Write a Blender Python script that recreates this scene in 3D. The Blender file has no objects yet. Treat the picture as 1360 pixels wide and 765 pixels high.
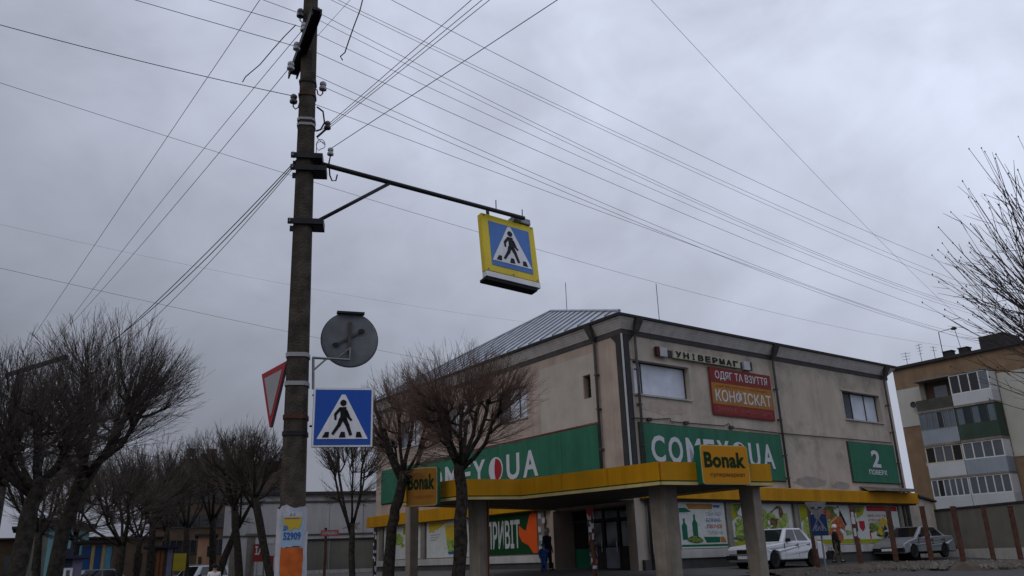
import bpy, bmesh, math, random
from math import sin, cos, pi, radians, atan2, hypot, sqrt
from mathutils import Vector, Matrix

sc = bpy.context.scene
COL = sc.collection
random.seed(7)

# ------------------------------------------------------------------ camera
CAM_H, PITCH, ROLL, FPX = 1.6, radians(18.4), math.atan(.0327), 1082.0
cd = bpy.data.cameras.new('camera'); cam = bpy.data.objects.new('camera', cd); COL.objects.link(cam)
cd.sensor_width = 36.0; cd.lens = 36.0 * FPX / 1360.0; cd.clip_start = .1; cd.clip_end = 3000
cam.matrix_world = Matrix.Translation((0, 0, CAM_H)) @ Matrix.Rotation(pi / 2 + PITCH, 4, 'X') @ Matrix.Rotation(-ROLL, 4, 'Z')
sc.camera = cam

# ------------------------------------------------------------------ sky and light
SUN_EL, SUN_AZ = radians(35), radians(225)           # azimuth clockwise from +Y; behind the viewer's left shoulder, hidden by cloud
THIN_EL, THIN_AZ = radians(65), radians(64)           # the cloud deck is thinnest here and thickens evenly away from it
world = bpy.data.worlds.new('World'); sc.world = world; world.use_nodes = True
nt = world.node_tree; nt.nodes.clear(); N = nt.nodes.new; LK = nt.links.new
wo = N('ShaderNodeOutputWorld'); bg = N('ShaderNodeBackground'); bg.inputs[1].default_value = 1.0
sky = N('ShaderNodeTexSky'); sky.sky_type = 'NISHITA'; sky.sun_disc = False
sky.sun_elevation = SUN_EL; sky.sun_rotation = SUN_AZ; sky.air_density = 2.0; sky.dust_density = 4.0
skm = N('ShaderNodeVectorMath'); skm.operation = 'SCALE'; skm.inputs['Scale'].default_value = .08
LK(sky.outputs[0], skm.inputs[0])
tc = N('ShaderNodeTexCoord')
def wnoise(scale, detail, dist, loc):
    mp = N('ShaderNodeMapping'); mp.inputs['Location'].default_value = loc; LK(tc.outputs['Generated'], mp.inputs[0])
    mp.inputs['Scale'].default_value = (1, 1, 1.35); mp.inputs['Rotation'].default_value = (0, .5, 0)
    n = N('ShaderNodeTexNoise'); n.inputs['Scale'].default_value = scale; n.inputs['Detail'].default_value = detail
    n.inputs['Roughness'].default_value = .55; n.inputs['Distortion'].default_value = dist; LK(mp.outputs[0], n.inputs['Vector']); return n
n1 = wnoise(2.3, 4, .35, (-2.82, -5.59, 0)); n2 = wnoise(6.0, 5, .5, (2.41, -6.84, 0))
def mapr(src, a, b, c, d):
    m = N('ShaderNodeMapRange'); m.inputs[1].default_value = a; m.inputs[2].default_value = b
    m.inputs[3].default_value = c; m.inputs[4].default_value = d; LK(src, m.inputs[0]); return m.outputs[0]
def mul(a, b):
    m = N('ShaderNodeMath'); m.operation = 'MULTIPLY'; LK(a, m.inputs[0]); LK(b, m.inputs[1]); return m.outputs[0]
c1 = mapr(n1.outputs[0], .3, .7, .82, 1.15); c2 = mapr(n2.outputs[0], .3, .7, .88, 1.11)
dt = N('ShaderNodeVectorMath'); dt.operation = 'DOT_PRODUCT'; LK(tc.outputs['Generated'], dt.inputs[0])
dt.inputs[1].default_value = (sin(THIN_AZ) * cos(THIN_EL), cos(THIN_AZ) * cos(THIN_EL), sin(THIN_EL))
glow = mapr(dt.outputs['Value'], .15, 1.0, .27, .93)          # cloud deck is thinner and brighter where the deck is thin
br = mul(mul(c1, c2), glow)
cl = N('ShaderNodeVectorMath'); cl.operation = 'SCALE'; cl.inputs[0].default_value = (.93, 1.0, 1.22); LK(br, cl.inputs['Scale'])
mx = N('ShaderNodeMixRGB'); mx.inputs[0].default_value = .95; LK(skm.outputs[0], mx.inputs[1]); LK(cl.outputs[0], mx.inputs[2])
LK(mx.outputs[0], bg.inputs[0]); LK(bg.outputs[0], wo.inputs[0])

sd = bpy.data.lights.new('sun', 'SUN'); sd.energy = .5; sd.angle = radians(40); sd.color = (1, .97, .93)
sun = bpy.data.objects.new('sun', sd); COL.objects.link(sun)
sv = Vector((sin(SUN_AZ) * cos(SUN_EL), cos(SUN_AZ) * cos(SUN_EL), sin(SUN_EL)))
sun.rotation_euler = sv.to_track_quat('Z', 'Y').to_euler(); sun.location = (30, 20, 60)
vs = sc.view_settings; vs.view_transform = 'Standard'; vs.look = 'None'; vs.gamma = 1; vs.exposure = 0; vs.use_curve_mapping = False

# ------------------------------------------------------------------ survey helpers (photo point + real distance/height -> place)
def ray(x, y):
    u, v = x - 680., -(y - 382.5); c, s = cos(ROLL), sin(ROLL)
    lu, lv = u * c + v * s, -u * s + v * c; cp, sp = cos(PITCH), sin(PITCH)
    return Vector((lu, FPX * cp - lv * sp, FPX * sp + lv * cp)) / FPX
EYE = Vector((0, 0, CAM_H))
def at_d(x, y, D): d = ray(x, y); return d * (D / hypot(d.x, d.y)) + EYE
def at_h(x, y, z): d = ray(x, y); return d * ((z - CAM_H) / d.z) + EYE
def onp(x, y, P0, n): d = ray(x, y); return EYE + d * ((Vector(P0) - EYE).dot(n) / d.dot(n))
AZ = radians(53.552); ROT = pi / 2 - AZ
RV = Vector((sin(AZ), cos(AZ), 0)); LV = Vector((-cos(AZ), sin(AZ), 0))
CORNER = Vector((4.313, 31.568, 0))
def st(x, y, z=0): return CORNER + RV * x + LV * y + Vector((0, 0, z))       # store frame -> world
def to_st(P): q = Vector(P) - CORNER; return (q.dot(RV), q.dot(LV), P[2])
def ss(a, b, t): t = min(1, max(0, (t - a) / (b - a))); return t * t * (3 - 2 * t)
def gz(x, y):
    r = x * RV.x + y * RV.y; l = x * LV.x + y * LV.y
    return 1.15 * ss(8, 20, r) * (.6 + .4 * ss(11, 29, l))

# ------------------------------------------------------------------ materials
def M(name, col, rough=.8, var=.12, scale=3., bump=0., metal=0., streak=0., spec=.15, dirt=0., dirtcol=(.08, .07, .06), bscale=None, detail=6):
    m = bpy.data.materials.new(name); m.use_nodes = True; t = m.node_tree; b = t.nodes['Principled BSDF']
    b.inputs['Roughness'].default_value = rough; b.inputs['Metallic'].default_value = metal
    b.inputs['Specular IOR Level'].default_value = spec
    tcn = t.nodes.new('ShaderNodeTexCoord')
    nz = t.nodes.new('ShaderNodeTexNoise'); nz.inputs['Scale'].default_value = scale; nz.inputs['Detail'].default_value = detail
    t.links.new(tcn.outputs['Object'], nz.inputs['Vector'])
    rp = t.nodes.new('ShaderNodeValToRGB')
    rp.color_ramp.elements[0].position = .3; rp.color_ramp.elements[1].position = .7
    rp.color_ramp.elements[0].color = tuple(c * (1 - var) for c in col) + (1,)
    rp.color_ramp.elements[1].color = tuple(min(1, c * (1 + var)) for c in col) + (1,)
    t.links.new(nz.outputs[0], rp.inputs[0]); out = rp.outputs[0]
    if streak:
        mp = t.nodes.new('ShaderNodeMapping'); mp.inputs['Scale'].default_value = (1.6, 1.6, .12); t.links.new(tcn.outputs['Object'], mp.inputs[0])
        n3 = t.nodes.new('ShaderNodeTexNoise'); n3.inputs['Scale'].default_value = 1.3; n3.inputs['Detail'].default_value = 7; n3.inputs['Roughness'].default_value = .65
        t.links.new(mp.outputs[0], n3.inputs['Vector'])
        mr = t.nodes.new('ShaderNodeMapRange'); mr.inputs[1].default_value = .45; mr.inputs[2].default_value = .75; mr.inputs[3].default_value = 0; mr.inputs[4].default_value = streak
        t.links.new(n3.outputs[0], mr.inputs[0])
        x = t.nodes.new('ShaderNodeMixRGB'); t.links.new(mr.outputs[0], x.inputs[0]); t.links.new(out, x.inputs[1]); x.inputs[2].default_value = tuple(c * .35 for c in col) + (1,); out = x.outputs[0]
    if streak >= .3:
        mp = t.nodes.new('ShaderNodeMapping'); mp.inputs['Scale'].default_value = (6, 6, .35); mp.inputs['Location'].default_value = (7, 3, 1); t.links.new(tcn.outputs['Object'], mp.inputs[0])
        n5 = t.nodes.new('ShaderNodeTexNoise'); n5.inputs['Scale'].default_value = 1.0; n5.inputs['Detail'].default_value = 8; n5.inputs['Roughness'].default_value = .7
        t.links.new(mp.outputs[0], n5.inputs['Vector'])
        mr = t.nodes.new('ShaderNodeMapRange'); mr.inputs[1].default_value = .52; mr.inputs[2].default_value = .72; mr.inputs[3].default_value = 0; mr.inputs[4].default_value = streak * .8
        t.links.new(n5.outputs[0], mr.inputs[0])
        x = t.nodes.new('ShaderNodeMixRGB'); t.links.new(mr.outputs[0], x.inputs[0]); t.links.new(out, x.inputs[1]); x.inputs[2].default_value = (col[0] * .45, col[1] * .40, col[2] * .36, 1); out = x.outputs[0]
    if dirt:
        n4 = t.nodes.new('ShaderNodeTexNoise'); n4.inputs['Scale'].default_value = .55; n4.inputs['Detail'].default_value = 9; n4.inputs['Roughness'].default_value = .7
        t.links.new(tcn.outputs['Object'], n4.inputs['Vector'])
        mr = t.nodes.new('ShaderNodeMapRange'); mr.inputs[1].default_value = .5; mr.inputs[2].default_value = .68; mr.inputs[3].default_value = 0; mr.inputs[4].default_value = dirt
        t.links.new(n4.outputs[0], mr.inputs[0])
        x = t.nodes.new('ShaderNodeMixRGB'); t.links.new(mr.outputs[0], x.inputs[0]); t.links.new(out, x.inputs[1]); x.inputs[2].default_value = dirtcol + (1,); out = x.outputs[0]
    t.links.new(out, b.inputs['Base Color'])
    if bump:
        nb = t.nodes.new('ShaderNodeTexNoise'); nb.inputs['Scale'].default_value = bscale or scale * 6; nb.inputs['Detail'].default_value = 5
        t.links.new(tcn.outputs['Object'], nb.inputs['Vector'])
        bp = t.nodes.new('ShaderNodeBump'); bp.inputs['Strength'].default_value = bump; bp.inputs['Distance'].default_value = .02
        t.links.new(nb.outputs[0], bp.inputs['Height']); t.links.new(bp.outputs[0], b.inputs['Normal'])
    return m
plaster = M('plaster', (.48, .415, .35), .9, .12, .8, .3, streak=.29, dirt=.6, dirtcol=(.17, .15, .13), bscale=30)
plaster_pink = M('plaster_pink', (.43, .345, .295), .9, .12, 1.0, .3, streak=.29, dirt=.3, dirtcol=(.15, .12, .10), bscale=30)
plaster_new = M('plaster_new', (.45, .405, .355), .9, .08, 1.5, .15, streak=.2, dirt=.15, dirtcol=(.3, .26, .22), bscale=30)
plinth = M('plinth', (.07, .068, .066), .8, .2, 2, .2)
pale_stone = M('pale_stone', (.42, .41, .40), .8, .12, 2, .15, streak=.35)
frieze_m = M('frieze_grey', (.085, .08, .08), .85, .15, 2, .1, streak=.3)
stripe_m = M('stripe_dark', (.05, .05, .053), .85, .15, 2, streak=.2)
soffit_m = M('soffit_board', (.80, .775, .75), .7, .08, 3, streak=.32)
dark_metal = M('dark_metal', (.035, .035, .037), .5, .2, 8, .1, .3)
pipe_m = M('downpipe_metal', (.10, .095, .095), .5, .2, 4, 0, .4)
roof_m = M('roof_zinc', (.38, .41, .46), .45, .12, 1.5, .05, .15, streak=.3)
seam_m = M('roof_seam', (.19, .205, .23), .5, .2, 3, 0, .2)
roof_dk = M('roof_edge', (.03, .03, .034), .6, .2, 3)
green_b = M('banner_green', (.033, .15, .092), .6, .12, .8, .25, streak=.35, bscale=1.6, dirt=.15, dirtcol=(.02, .07, .045))
white_p = M('white_print', (.55, .56, .60), .6, .04, 2)
white_soft = M('white_worn', (.46, .47, .48), .7, .10, 3, streak=.15)
red_p = M('red_print', (.32, .02, .025), .6, .08, 2)
red_b = M('red_board', (.21, .032, .028), .6, .10, 2)
orange_b = M('orange_board', (.36, .17, .038), .6, .12, 1.5, streak=.2)
orange_dk = M('orange_print_dim', (.36, .115, .02), .6, .08, 1.5)
red_dim = M('red_print_dim', (.33, .09, .085), .6, .08, 1.5)
orange_r = M('orange_red_print', (.62, .085, .012), .6, .05, 2)
yellow_f = M('yellow_fascia', (.48, .225, .003), .55, .10, .8, .35, streak=.42, bscale=2.2, dirt=.2, dirtcol=(.20, .09, .01))
cream = M('cream_trim', (.50, .40, .17), .6, .15, 2, streak=.3)
yellow_s = M('yellow_sign', (.50, .215, .006), .5, .05, 1)
dgreen = M('dark_green', (.004, .045, .012), .55, .08, 2)
orange_dim = M('darker_sign_yellow', (.30, .14, .02), .6, .15, 2)  # darker yellow for the face of the left canopy box sign
bon_green = M('letter_green', (.003, .026, .008), .6)
cabgreen = M('cabinet_green', (.008, .11, .06), .5, .08, 2)
lgreen = M('light_green_print', (.20, .30, .05), .6, .25, 4)
lime = M('lime_print', (.26, .28, .015), .6, .12, 3)
olive = M('olive_print', (.10, .16, .02), .6, .3, 6)
brownp = M('brown_print', (.10, .045, .02), .6, .3, 5)
kiwi = M('kiwi_print', (.34, .36, .12), .6, .3, 8)
crabp = M('crab_print', (.50, .11, .035), .6, .35, 5)
yellow_p = M('yellow_print', (.48, .34, .03), .6, .08, 3)
blue_p = M('blue_print', (.03, .09, .30), .6, .1, 3)
grey_p = M('grey_print', (.30, .31, .36), .6, .1, 3)
glass_dk = M('dark_glass', (.012, .014, .016), .08, .2, 1, 0, 0, spec=.6)
glass_blue = M('sky_glass', (.09, .11, .13), .06, .15, .7, 0, 0, spec=.9)
film = M('window_film', (.58, .63, .72), .35, .14, 1.6, .9, spec=.5, bscale=2.5, streak=.1)
frame_dk = M('window_frame_dark', (.06, .055, .05), .7, .2, 4)
frame_w = M('window_frame_white', (.62, .63, .65), .5, .06, 4)
concrete = M('concrete', (.22, .20, .175), .9, .18, 3, .4, streak=.5, dirt=.4, dirtcol=(.08, .07, .06), bscale=25)
concrete_col = M('column_concrete', (.27, .235, .195), .9, .16, 3, .4, streak=.45, dirt=.35, dirtcol=(.07, .06, .05), bscale=25)
pole_m = M('pole_concrete', (.066, .056, .046), .92, .40, 7, .9, streak=.6, dirt=.6, dirtcol=(.03, .026, .022), bscale=40)
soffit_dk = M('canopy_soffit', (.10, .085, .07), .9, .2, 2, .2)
steel_dk = M('steel_painted', (.028, .028, .032), .5, .2, 8, .1, .3)
steel_gy = M('steel_galvanised', (.20, .21, .22), .45, .15, 8, .05, .6)
steel_back = M('sign_back', (.15, .155, .17), .6, .22, 5, .1, .1, dirt=.4, streak=.2)
sign_y = M('sign_yellow', (.74, .56, .012), .45, .05, 2, .04, streak=.38, dirt=.22, dirtcol=(.10, .09, .08), spec=.35)
sign_b = M('sign_blue', (.008, .075, .40), .4, .05, 2, .04, streak=.38, dirt=.22, dirtcol=(.10, .09, .08), spec=.35)
sign_b2 = M('sign_blue_pale', (.045, .17, .50), .4, .05, 2, .04, streak=.38, dirt=.22, dirtcol=(.10, .09, .08), spec=.35)
sign_w = M('sign_white', (.74, .75, .78), .4, .04, 2, .04, streak=.38, dirt=.22, dirtcol=(.10, .09, .08), spec=.35)
sign_wg = M('sign_white_dull', (.30, .30, .31), .5, .06, 2)
sign_k = M('sign_black', (.01, .01, .012), .5, .1, 4)
sign_r = M('sign_red', (.30, .012, .022), .45, .1, 4)
sign_dkr = M('sign_dark_red', (.07, .015, .018), .6)
stiff_m = M('stiffener_steel', (.075, .068, .062), .6, .2, 6)
porcelain = M('porcelain', (.36, .36, .38), .25, .1, 6, spec=.6)
porcelain_dk = M('porcelain_dark', (.05, .045, .05), .25, .1, 6, spec=.6)
wire_m = M('wire_black', (.012, .012, .014), .6, .1, 5)
bark = M('bark', (.036, .031, .026), .95, .55, 9, .9, bscale=22, spec=.05)
bark_lt = M('bark_grey', (.062, .052, .042), .95, .35, 6, .9, bscale=22, spec=.05)
twig_m = M('twig', (.070, .055, .048), .9, .25, 2, spec=.05)
twig_r = M('twig_red', (.150, .103, .084), .9, .25, 2, spec=.05)
twig_b = M('twig_brown', (.085, .070, .060), .9, .25, 2, spec=.05)
needle_m = M('spruce_needle', (.016, .026, .016), .9, .35, 3)
paper = M('paper', (.42, .42, .46), .8, .12, 5, .4, streak=.2, bscale=12)
paper_y = M('paper_yellowed', (.38, .33, .12), .8, .15, 5)
paper_b = M('paper_blue', (.30, .40, .51), .8, .10, 5, .2)
paper_o = M('paper_orange', (.44, .10, .022), .8, .35, 6, .4, bscale=10)
rust = M('rusty_steel', (.085, .042, .030), .9, .35, 7, .5)
asphalt = M('asphalt', (.055, .053, .053), .75, .25, 1.2, .5, dirt=.5, dirtcol=(.085, .08, .078), bscale=60)
paving = M('paving', (.105, .10, .096), .85, .18, 1.5, .4, dirt=.5, dirtcol=(.09, .085, .08), bscale=40)
earth = M('earth', (.075, .062, .048), .95, .35, 3, .8, bscale=14)
stone_m = M('rubble', (.15, .138, .125), .95, .4, 4, .6)
kerb_m = M('kerb_stone', (.28, .27, .26), .9, .15, 3, .3)
brick_m = M('brick_brown', (.225, .155, .100), .9, .14, 1.4, .3, streak=.25, bscale=30)
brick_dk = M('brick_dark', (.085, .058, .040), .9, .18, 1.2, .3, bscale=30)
panel_pale = M('panel_pale', (.44, .44, .40), .9, .07, 1, .1, streak=.15)
balc_white = M('balcony_white', (.50, .52, .55), .7, .07, 1, streak=.15)
balc_blue = M('balcony_blue_grey', (.27, .31, .36), .7, .08, 1, streak=.2)
balc_green = M('balcony_green', (.045, .072, .055), .7, .12, 1, streak=.2)
balc_dark = M('balcony_dark', (.065, .066, .056), .8, .2, 2)
roof_felt = M('roof_felt', (.04, .038, .04), .9, .2, 2)
white_wall = M('whitewashed_wall', (.40, .40, .41), .9, .08, .8, .2, streak=.3)
fence_conc = M('fence_concrete', (.165, .162, .14), .9, .12, 1, .3, streak=.3)
teal = M('teal_paint', (.16, .34, .38), .8, .1, 2, streak=.2)
kblue = M('kiosk_blue', (.03, .09, .27), .6, .08, 2)
kdark = M('kiosk_dark', (.03, .035, .06), .7, .2, 2)
violet = M('violet_grey', (.16, .15, .22), .8, .1, 2)
peach = M('peach_plaster', (.50, .29, .18), .9, .08, 2, streak=.25)
yboard = M('yellow_board', (.36, .29, .03), .6, .1, 2)
ored = M('orange_plank', (.20, .075, .03), .8, .2, 3)
car_white = M('car_white', (.58, .60, .63), .28, .05, 2, spec=.5, dirt=.35, dirtcol=(.30, .28, .26))
car_silver = M('car_silver', (.23, .24, .26), .3, .04, 2, 0, .2, spec=.5)
car_dark = M('car_dark', (.03, .033, .04), .3, .05, 2, spec=.5)
trim_k = M('car_trim', (.012, .012, .013), .6, .1, 5)
chrome = M('car_chrome', (.45, .46, .48), .2, .05, 5, 0, .9)
lampg = M('car_lamp_glass', (.45, .47, .50), .12, .05, 5, spec=.7)
lampr = M('car_lamp_red', (.25, .012, .01), .2, .05, 5, spec=.6)
tyre_m = M('tyre', (.014, .014, .015), .9, .15, 10)
skin_m = M('skin', (.42, .24, .17), .7, .05, 4)
cloth_k = M('cloth_black', (.018, .018, .022), .95, .2, 5)
cloth_b = M('cloth_blue', (.035, .10, .33), .9, .15, 5)
cloth_n = M('cloth_navy', (.02, .03, .055), .95, .2, 5)
cloth_w = M('cloth_white', (.60, .58, .57), .9, .08, 5)
cloth_g = M('cloth_khaki', (.09, .08, .055), .95, .2, 5)

def MP(name, cols, scale, dist=1.5):                  # busy printed picture: several ink colours in blotches
    m = M(name, (.3, .3, .3), .5); t = m.node_tree; b = t.nodes['Principled BSDF']
    tcn = t.nodes.new('ShaderNodeTexCoord'); n = t.nodes.new('ShaderNodeTexNoise'); n.inputs['Scale'].default_value = scale; n.inputs['Detail'].default_value = 4; n.inputs['Distortion'].default_value = dist
    t.links.new(tcn.outputs['Object'], n.inputs['Vector']); r = t.nodes.new('ShaderNodeValToRGB'); e = r.color_ramp.elements; k = len(cols)
    e[0].position = .30; e[0].color = cols[0] + (1,); e[1].position = .70; e[1].color = cols[-1] + (1,)
    for i in range(1, k - 1): q = e.new(.30 + .40 * i / (k - 1)); q.color = cols[i] + (1,)
    t.links.new(n.outputs[0], r.inputs[0]); t.links.new(r.outputs[0], b.inputs['Base Color']); return m
lgreen = MP('leaf_print', [(.05, .11, .015), (.16, .27, .04), (.34, .42, .12), (.12, .20, .03)], 5)
olive = MP('herb_print', [(.02, .04, .01), (.06, .12, .02), (.20, .24, .06), (.03, .06, .02)], 7)
crabp = MP('crayfish_print', [(.12, .02, .01), (.40, .07, .02), (.50, .16, .07), (.20, .03, .015), (.55, .34, .22)], 4, 2.5)
kiwi = MP('kiwi_print', [(.12, .10, .03), (.36, .36, .12), (.50, .50, .32), (.22, .24, .06)], 6)
brownp2 = MP('coconut_print', [(.02, .01, .008), (.10, .045, .02), (.22, .12, .06), (.05, .025, .015)], 6)
pale_ph = MP('pale_print', [(.34, .36, .36), (.55, .56, .58), (.46, .50, .44), (.58, .58, .60)], 1.6)

# ------------------------------------------------------------------ mesh helpers
class MB:
    def __init__(s): s.v = []; s.f = []
    def face(s, pts):
        n = len(s.v); s.v += [tuple(p) for p in pts]; s.f.append(tuple(range(n, n + len(pts))))
    def hexa(s, b, t):                       # two matching loops, closed solid
        n = len(s.v); k = len(b); s.v += [tuple(p) for p in b] + [tuple(p) for p in t]
        s.f.append(tuple(range(n + k - 1, n - 1, -1))); s.f.append(tuple(range(n + k, n + 2 * k)))
        for i in range(k): j = (i + 1) % k; s.f.append((n + i, n + j, n + k + j, n + k + i))
    def box(s, x0, x1, y0, y1, z0, z1):
        s.hexa([(x0, y0, z0), (x1, y0, z0), (x1, y1, z0), (x0, y1, z0)], [(x0, y0, z1), (x1, y0, z1), (x1, y1, z1), (x0, y1, z1)])
    def fbox(s, f, u0, u1, z0, z1, d0, d1):  # box in facade coordinates
        s.hexa([f(u0, z0, d0), f(u1, z0, d0), f(u1, z1, d0), f(u0, z1, d0)], [f(u0, z0, d1), f(u1, z0, d1), f(u1, z1, d1), f(u0, z1, d1)])
    def fpoly(s, f, pts, d0, d1):
        s.hexa([f(u, z, d0) for u, z in pts], [f(u, z, d1) for u, z in pts])
    def tube(s, pts, rad, k=6, cap=True):
        pts = [Vector(p) for p in pts]; n0 = len(s.v); m = len(pts)
        if not hasattr(rad, '__len__'): rad = [rad] * m
        ref = None
        for i, p in enumerate(pts):
            t = (pts[min(i + 1, m - 1)] - pts[max(i - 1, 0)])
            if t.length < 1e-9: t = Vector((0, 0, 1))
            t.normalize()
            if ref is None: ref = Vector((1, 0, 0)) if abs(t.x) < .8 else Vector((0, 1, 0))
            a = (ref - t * ref.dot(t)).normalized(); ref = a; b = t.cross(a)
            for j in range(k):
                w = 2 * pi * j / k; q = p + (a * cos(w) + b * sin(w)) * rad[i]; s.v.append((q.x, q.y, q.z))
        for i in range(m - 1):
            for j in range(k):
                j2 = (j + 1) % k; s.f.append((n0 + i * k + j, n0 + i * k + j2, n0 + (i + 1) * k + j2, n0 + (i + 1) * k + j))
        if cap:
            s.f.append(tuple(n0 + j for j in range(k - 1, -1, -1))); s.f.append(tuple(n0 + (m - 1) * k + j for j in range(k)))
    def lathe(s, prof, org=(0, 0, 0), axis='z', k=12):
        n0 = len(s.v)
        for r, h in prof:
            for j in range(k):
                w = 2 * pi * j / k; a, b = r * cos(w), r * sin(w)
                p = (a, b, h) if axis == 'z' else ((a, h, b) if axis == 'y' else (h, a, b))
                s.v.append((p[0] + org[0], p[1] + org[1], p[2] + org[2]))
        for i in range(len(prof) - 1):
            for j in range(k):
                j2 = (j + 1) % k; s.f.append((n0 + i * k + j, n0 + i * k + j2, n0 + (i + 1) * k + j2, n0 + (i + 1) * k + j))
        s.f.append(tuple(n0 + j for j in range(k - 1, -1, -1))); s.f.append(tuple(n0 + (len(prof) - 1) * k + j for j in range(k)))
    def build(s, name, mat, parent=None, smooth=False, bevel=0, seg=2):
        me = bpy.data.meshes.new(name); me.from_pydata(s.v, [], s.f); me.materials.append(mat)
        bm = bmesh.new(); bm.from_mesh(me); bmesh.ops.recalc_face_normals(bm, faces=bm.faces); bm.to_mesh(me); bm.free()
        if smooth: me.polygons.foreach_set('use_smooth', [True] * len(me.polygons))
        o = bpy.data.objects.new(name, me); COL.objects.link(o)
        if parent: o.parent = parent
        if bevel:
            b = o.modifiers.new('Bevel', 'BEVEL'); b.width = bevel; b.segments = seg; b.limit_method = 'ANGLE'; b.angle_limit = radians(35)
        return o
def tag(o, label, cat, group=None, kind=None):
    o['label'] = label; o['category'] = cat
    if group: o['group'] = group
    if kind: o['kind'] = kind
    return o
def structure(o): o['kind'] = 'structure'; return o
def thing(name, label, cat, loc=(0, 0, 0), rotz=0, group=None):
    o = bpy.data.objects.new(name, None); COL.objects.link(o); o.empty_display_size = .3
    o.location = loc; o.rotation_euler = (0, 0, rotz); return tag(o, label, cat, group)
def one(fn, name, mat, parent, **k):
    m = MB(); fn(m); return m.build(name, mat, parent, **k)
def fb(name, mat, parent, f, u0, u1, z0, z1, d0, d1, **k):
    m = MB(); m.fbox(f, u0, u1, z0, z1, d0, d1); return m.build(name, mat, parent, **k)
def fp(name, mat, parent, f, pts, d0, d1):
    m = MB(); m.fpoly(f, pts, d0, d1); return m.build(name, mat, parent)
def text(body, mat, parent, f, u0, u1, z0, z1, d0, d1, bold=0., name='lettering', keep=False):
    cu = bpy.data.curves.new('glyphs', 'FONT'); cu.body = body; cu.size = 1; cu.offset = bold; cu.extrude = .5; cu.resolution_u = 3
    cu.space_character = 1.0 + bold * 1.5
    t = bpy.data.objects.new('glyphs', cu); COL.objects.link(t)
    bpy.context.view_layer.update()
    me = bpy.data.meshes.new_from_object(t.evaluated_get(bpy.context.evaluated_depsgraph_get()))
    bpy.data.objects.remove(t); bpy.data.curves.remove(cu)
    xs = [v.co.x for v in me.vertices]; ys = [v.co.y for v in me.vertices]; a, b, c, e = min(xs), max(xs), min(ys), max(ys)
    for v in me.vertices:
        u = u0 + (v.co.x - a) / (b - a) * (u1 - u0); z = z0 + (v.co.y - c) / (e - c) * (z1 - z0); d = d0 if v.co.z < 0 else d1
        v.co = f(u, z, d)
    me.materials.clear(); me.materials.append(mat); me.name = name
    o = bpy.data.objects.new(name, me); COL.objects.link(o); o.parent = parent; return o
def disc(cx, cz, r, n=18, sx=1.): return [(cx + r * sx * cos(2 * pi * i / n), cz + r * sin(2 * pi * i / n)) for i in range(n)]
def stroke(p, q, w, w2=None):
    w2 = w2 or w; d = Vector((q[0] - p[0], q[1] - p[1])); d.normalize(); n = Vector((-d.y, d.x))
    return [(p[0] - n.x * w, p[1] - n.y * w), (q[0] - n.x * w2, q[1] - n.y * w2), (q[0] + n.x * w2, q[1] + n.y * w2), (p[0] + n.x * w, p[1] + n.y * w)]
def fR(u, z, d): return (u, -d, z)          # facade facing -y, u to the viewer's right
def fL(u, z, d): return (-d, -u, z)         # facade facing -x, u to the viewer's right

# ------------------------------------------------------------------ ground
def grid_sheet(xs, ys, dz, mat, name):
    m = MB(); nx = len(xs)
    for y in ys:
        for x in xs: m.v.append((x, y, gz(x, y) + dz))
    for j in range(len(ys) - 1):
        for i in range(nx - 1): a = j * nx + i; m.f.append((a, a + 1, a + nx + 1, a + nx))
    return m.build(name, mat, smooth=True)
xs = [-1500, -600, -250, -120] + list(range(-70, 72, 2)) + [120, 250, 600, 1500]
ys = [-1500, -500, -150, -60] + list(range(-30, 92, 2)) + [130, 250, 600, 1500]
structure(grid_sheet(xs, ys, 0, asphalt, 'ground'))
def patch(name, mat, r0, r1, l0, l1, dz, step=1.):
    m = MB(); nr = int((r1 - r0) / step) + 1; nl = int((l1 - l0) / step) + 1
    for j in range(nl):
        for i in range(nr):
            p = RV * (r0 + i * step) + LV * (l0 + j * step); m.v.append((p.x, p.y, gz(p.x, p.y) + dz))
    for j in range(nl - 1):
        for i in range(nr - 1): a = j * nr + i; m.f.append((a, a + 1, a + nr + 1, a + nr))
    return structure(m.build(name, mat, smooth=True))
patch('pavement', paving, 11, 30, 18, 52, .03)
def kerb_run(p, q, name, w=.15, h=.14):
    root = bpy.data.objects.new(name, None); COL.objects.link(root); root['kind'] = 'structure'
    p, q = Vector(p), Vector(q); n = max(1, int((q - p).length / 1.0)); d = (q - p) / n; t = Vector((-d.y, d.x)).normalized() * w / 2
    for i in range(n):
        a, b = p + d * (i + .008), p + d * (i + .992); m = MB(); j = random.uniform(-.008, .008)
        za, zb = gz(a.x, a.y), gz(b.x, b.y)
        m.hexa([(a.x - t.x, a.y - t.y, za - .15), (b.x - t.x, b.y - t.y, zb - .15), (b.x + t.x, b.y + t.y, zb - .15), (a.x + t.x, a.y + t.y, za - .15)],
               [(a.x - t.x, a.y - t.y, za + h + j), (b.x - t.x, b.y - t.y, zb + h + j), (b.x + t.x, b.y + t.y, zb + h + j), (a.x + t.x, a.y + t.y, za + h + j)])
        m.build('kerb_stone', kerb_m, root, bevel=.02, seg=1)
k0, k1 = RV * 10.9 + LV * 18, RV * 10.9 + LV * 50
kerb_run(k0.xy, k1.xy, 'kerb')

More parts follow.
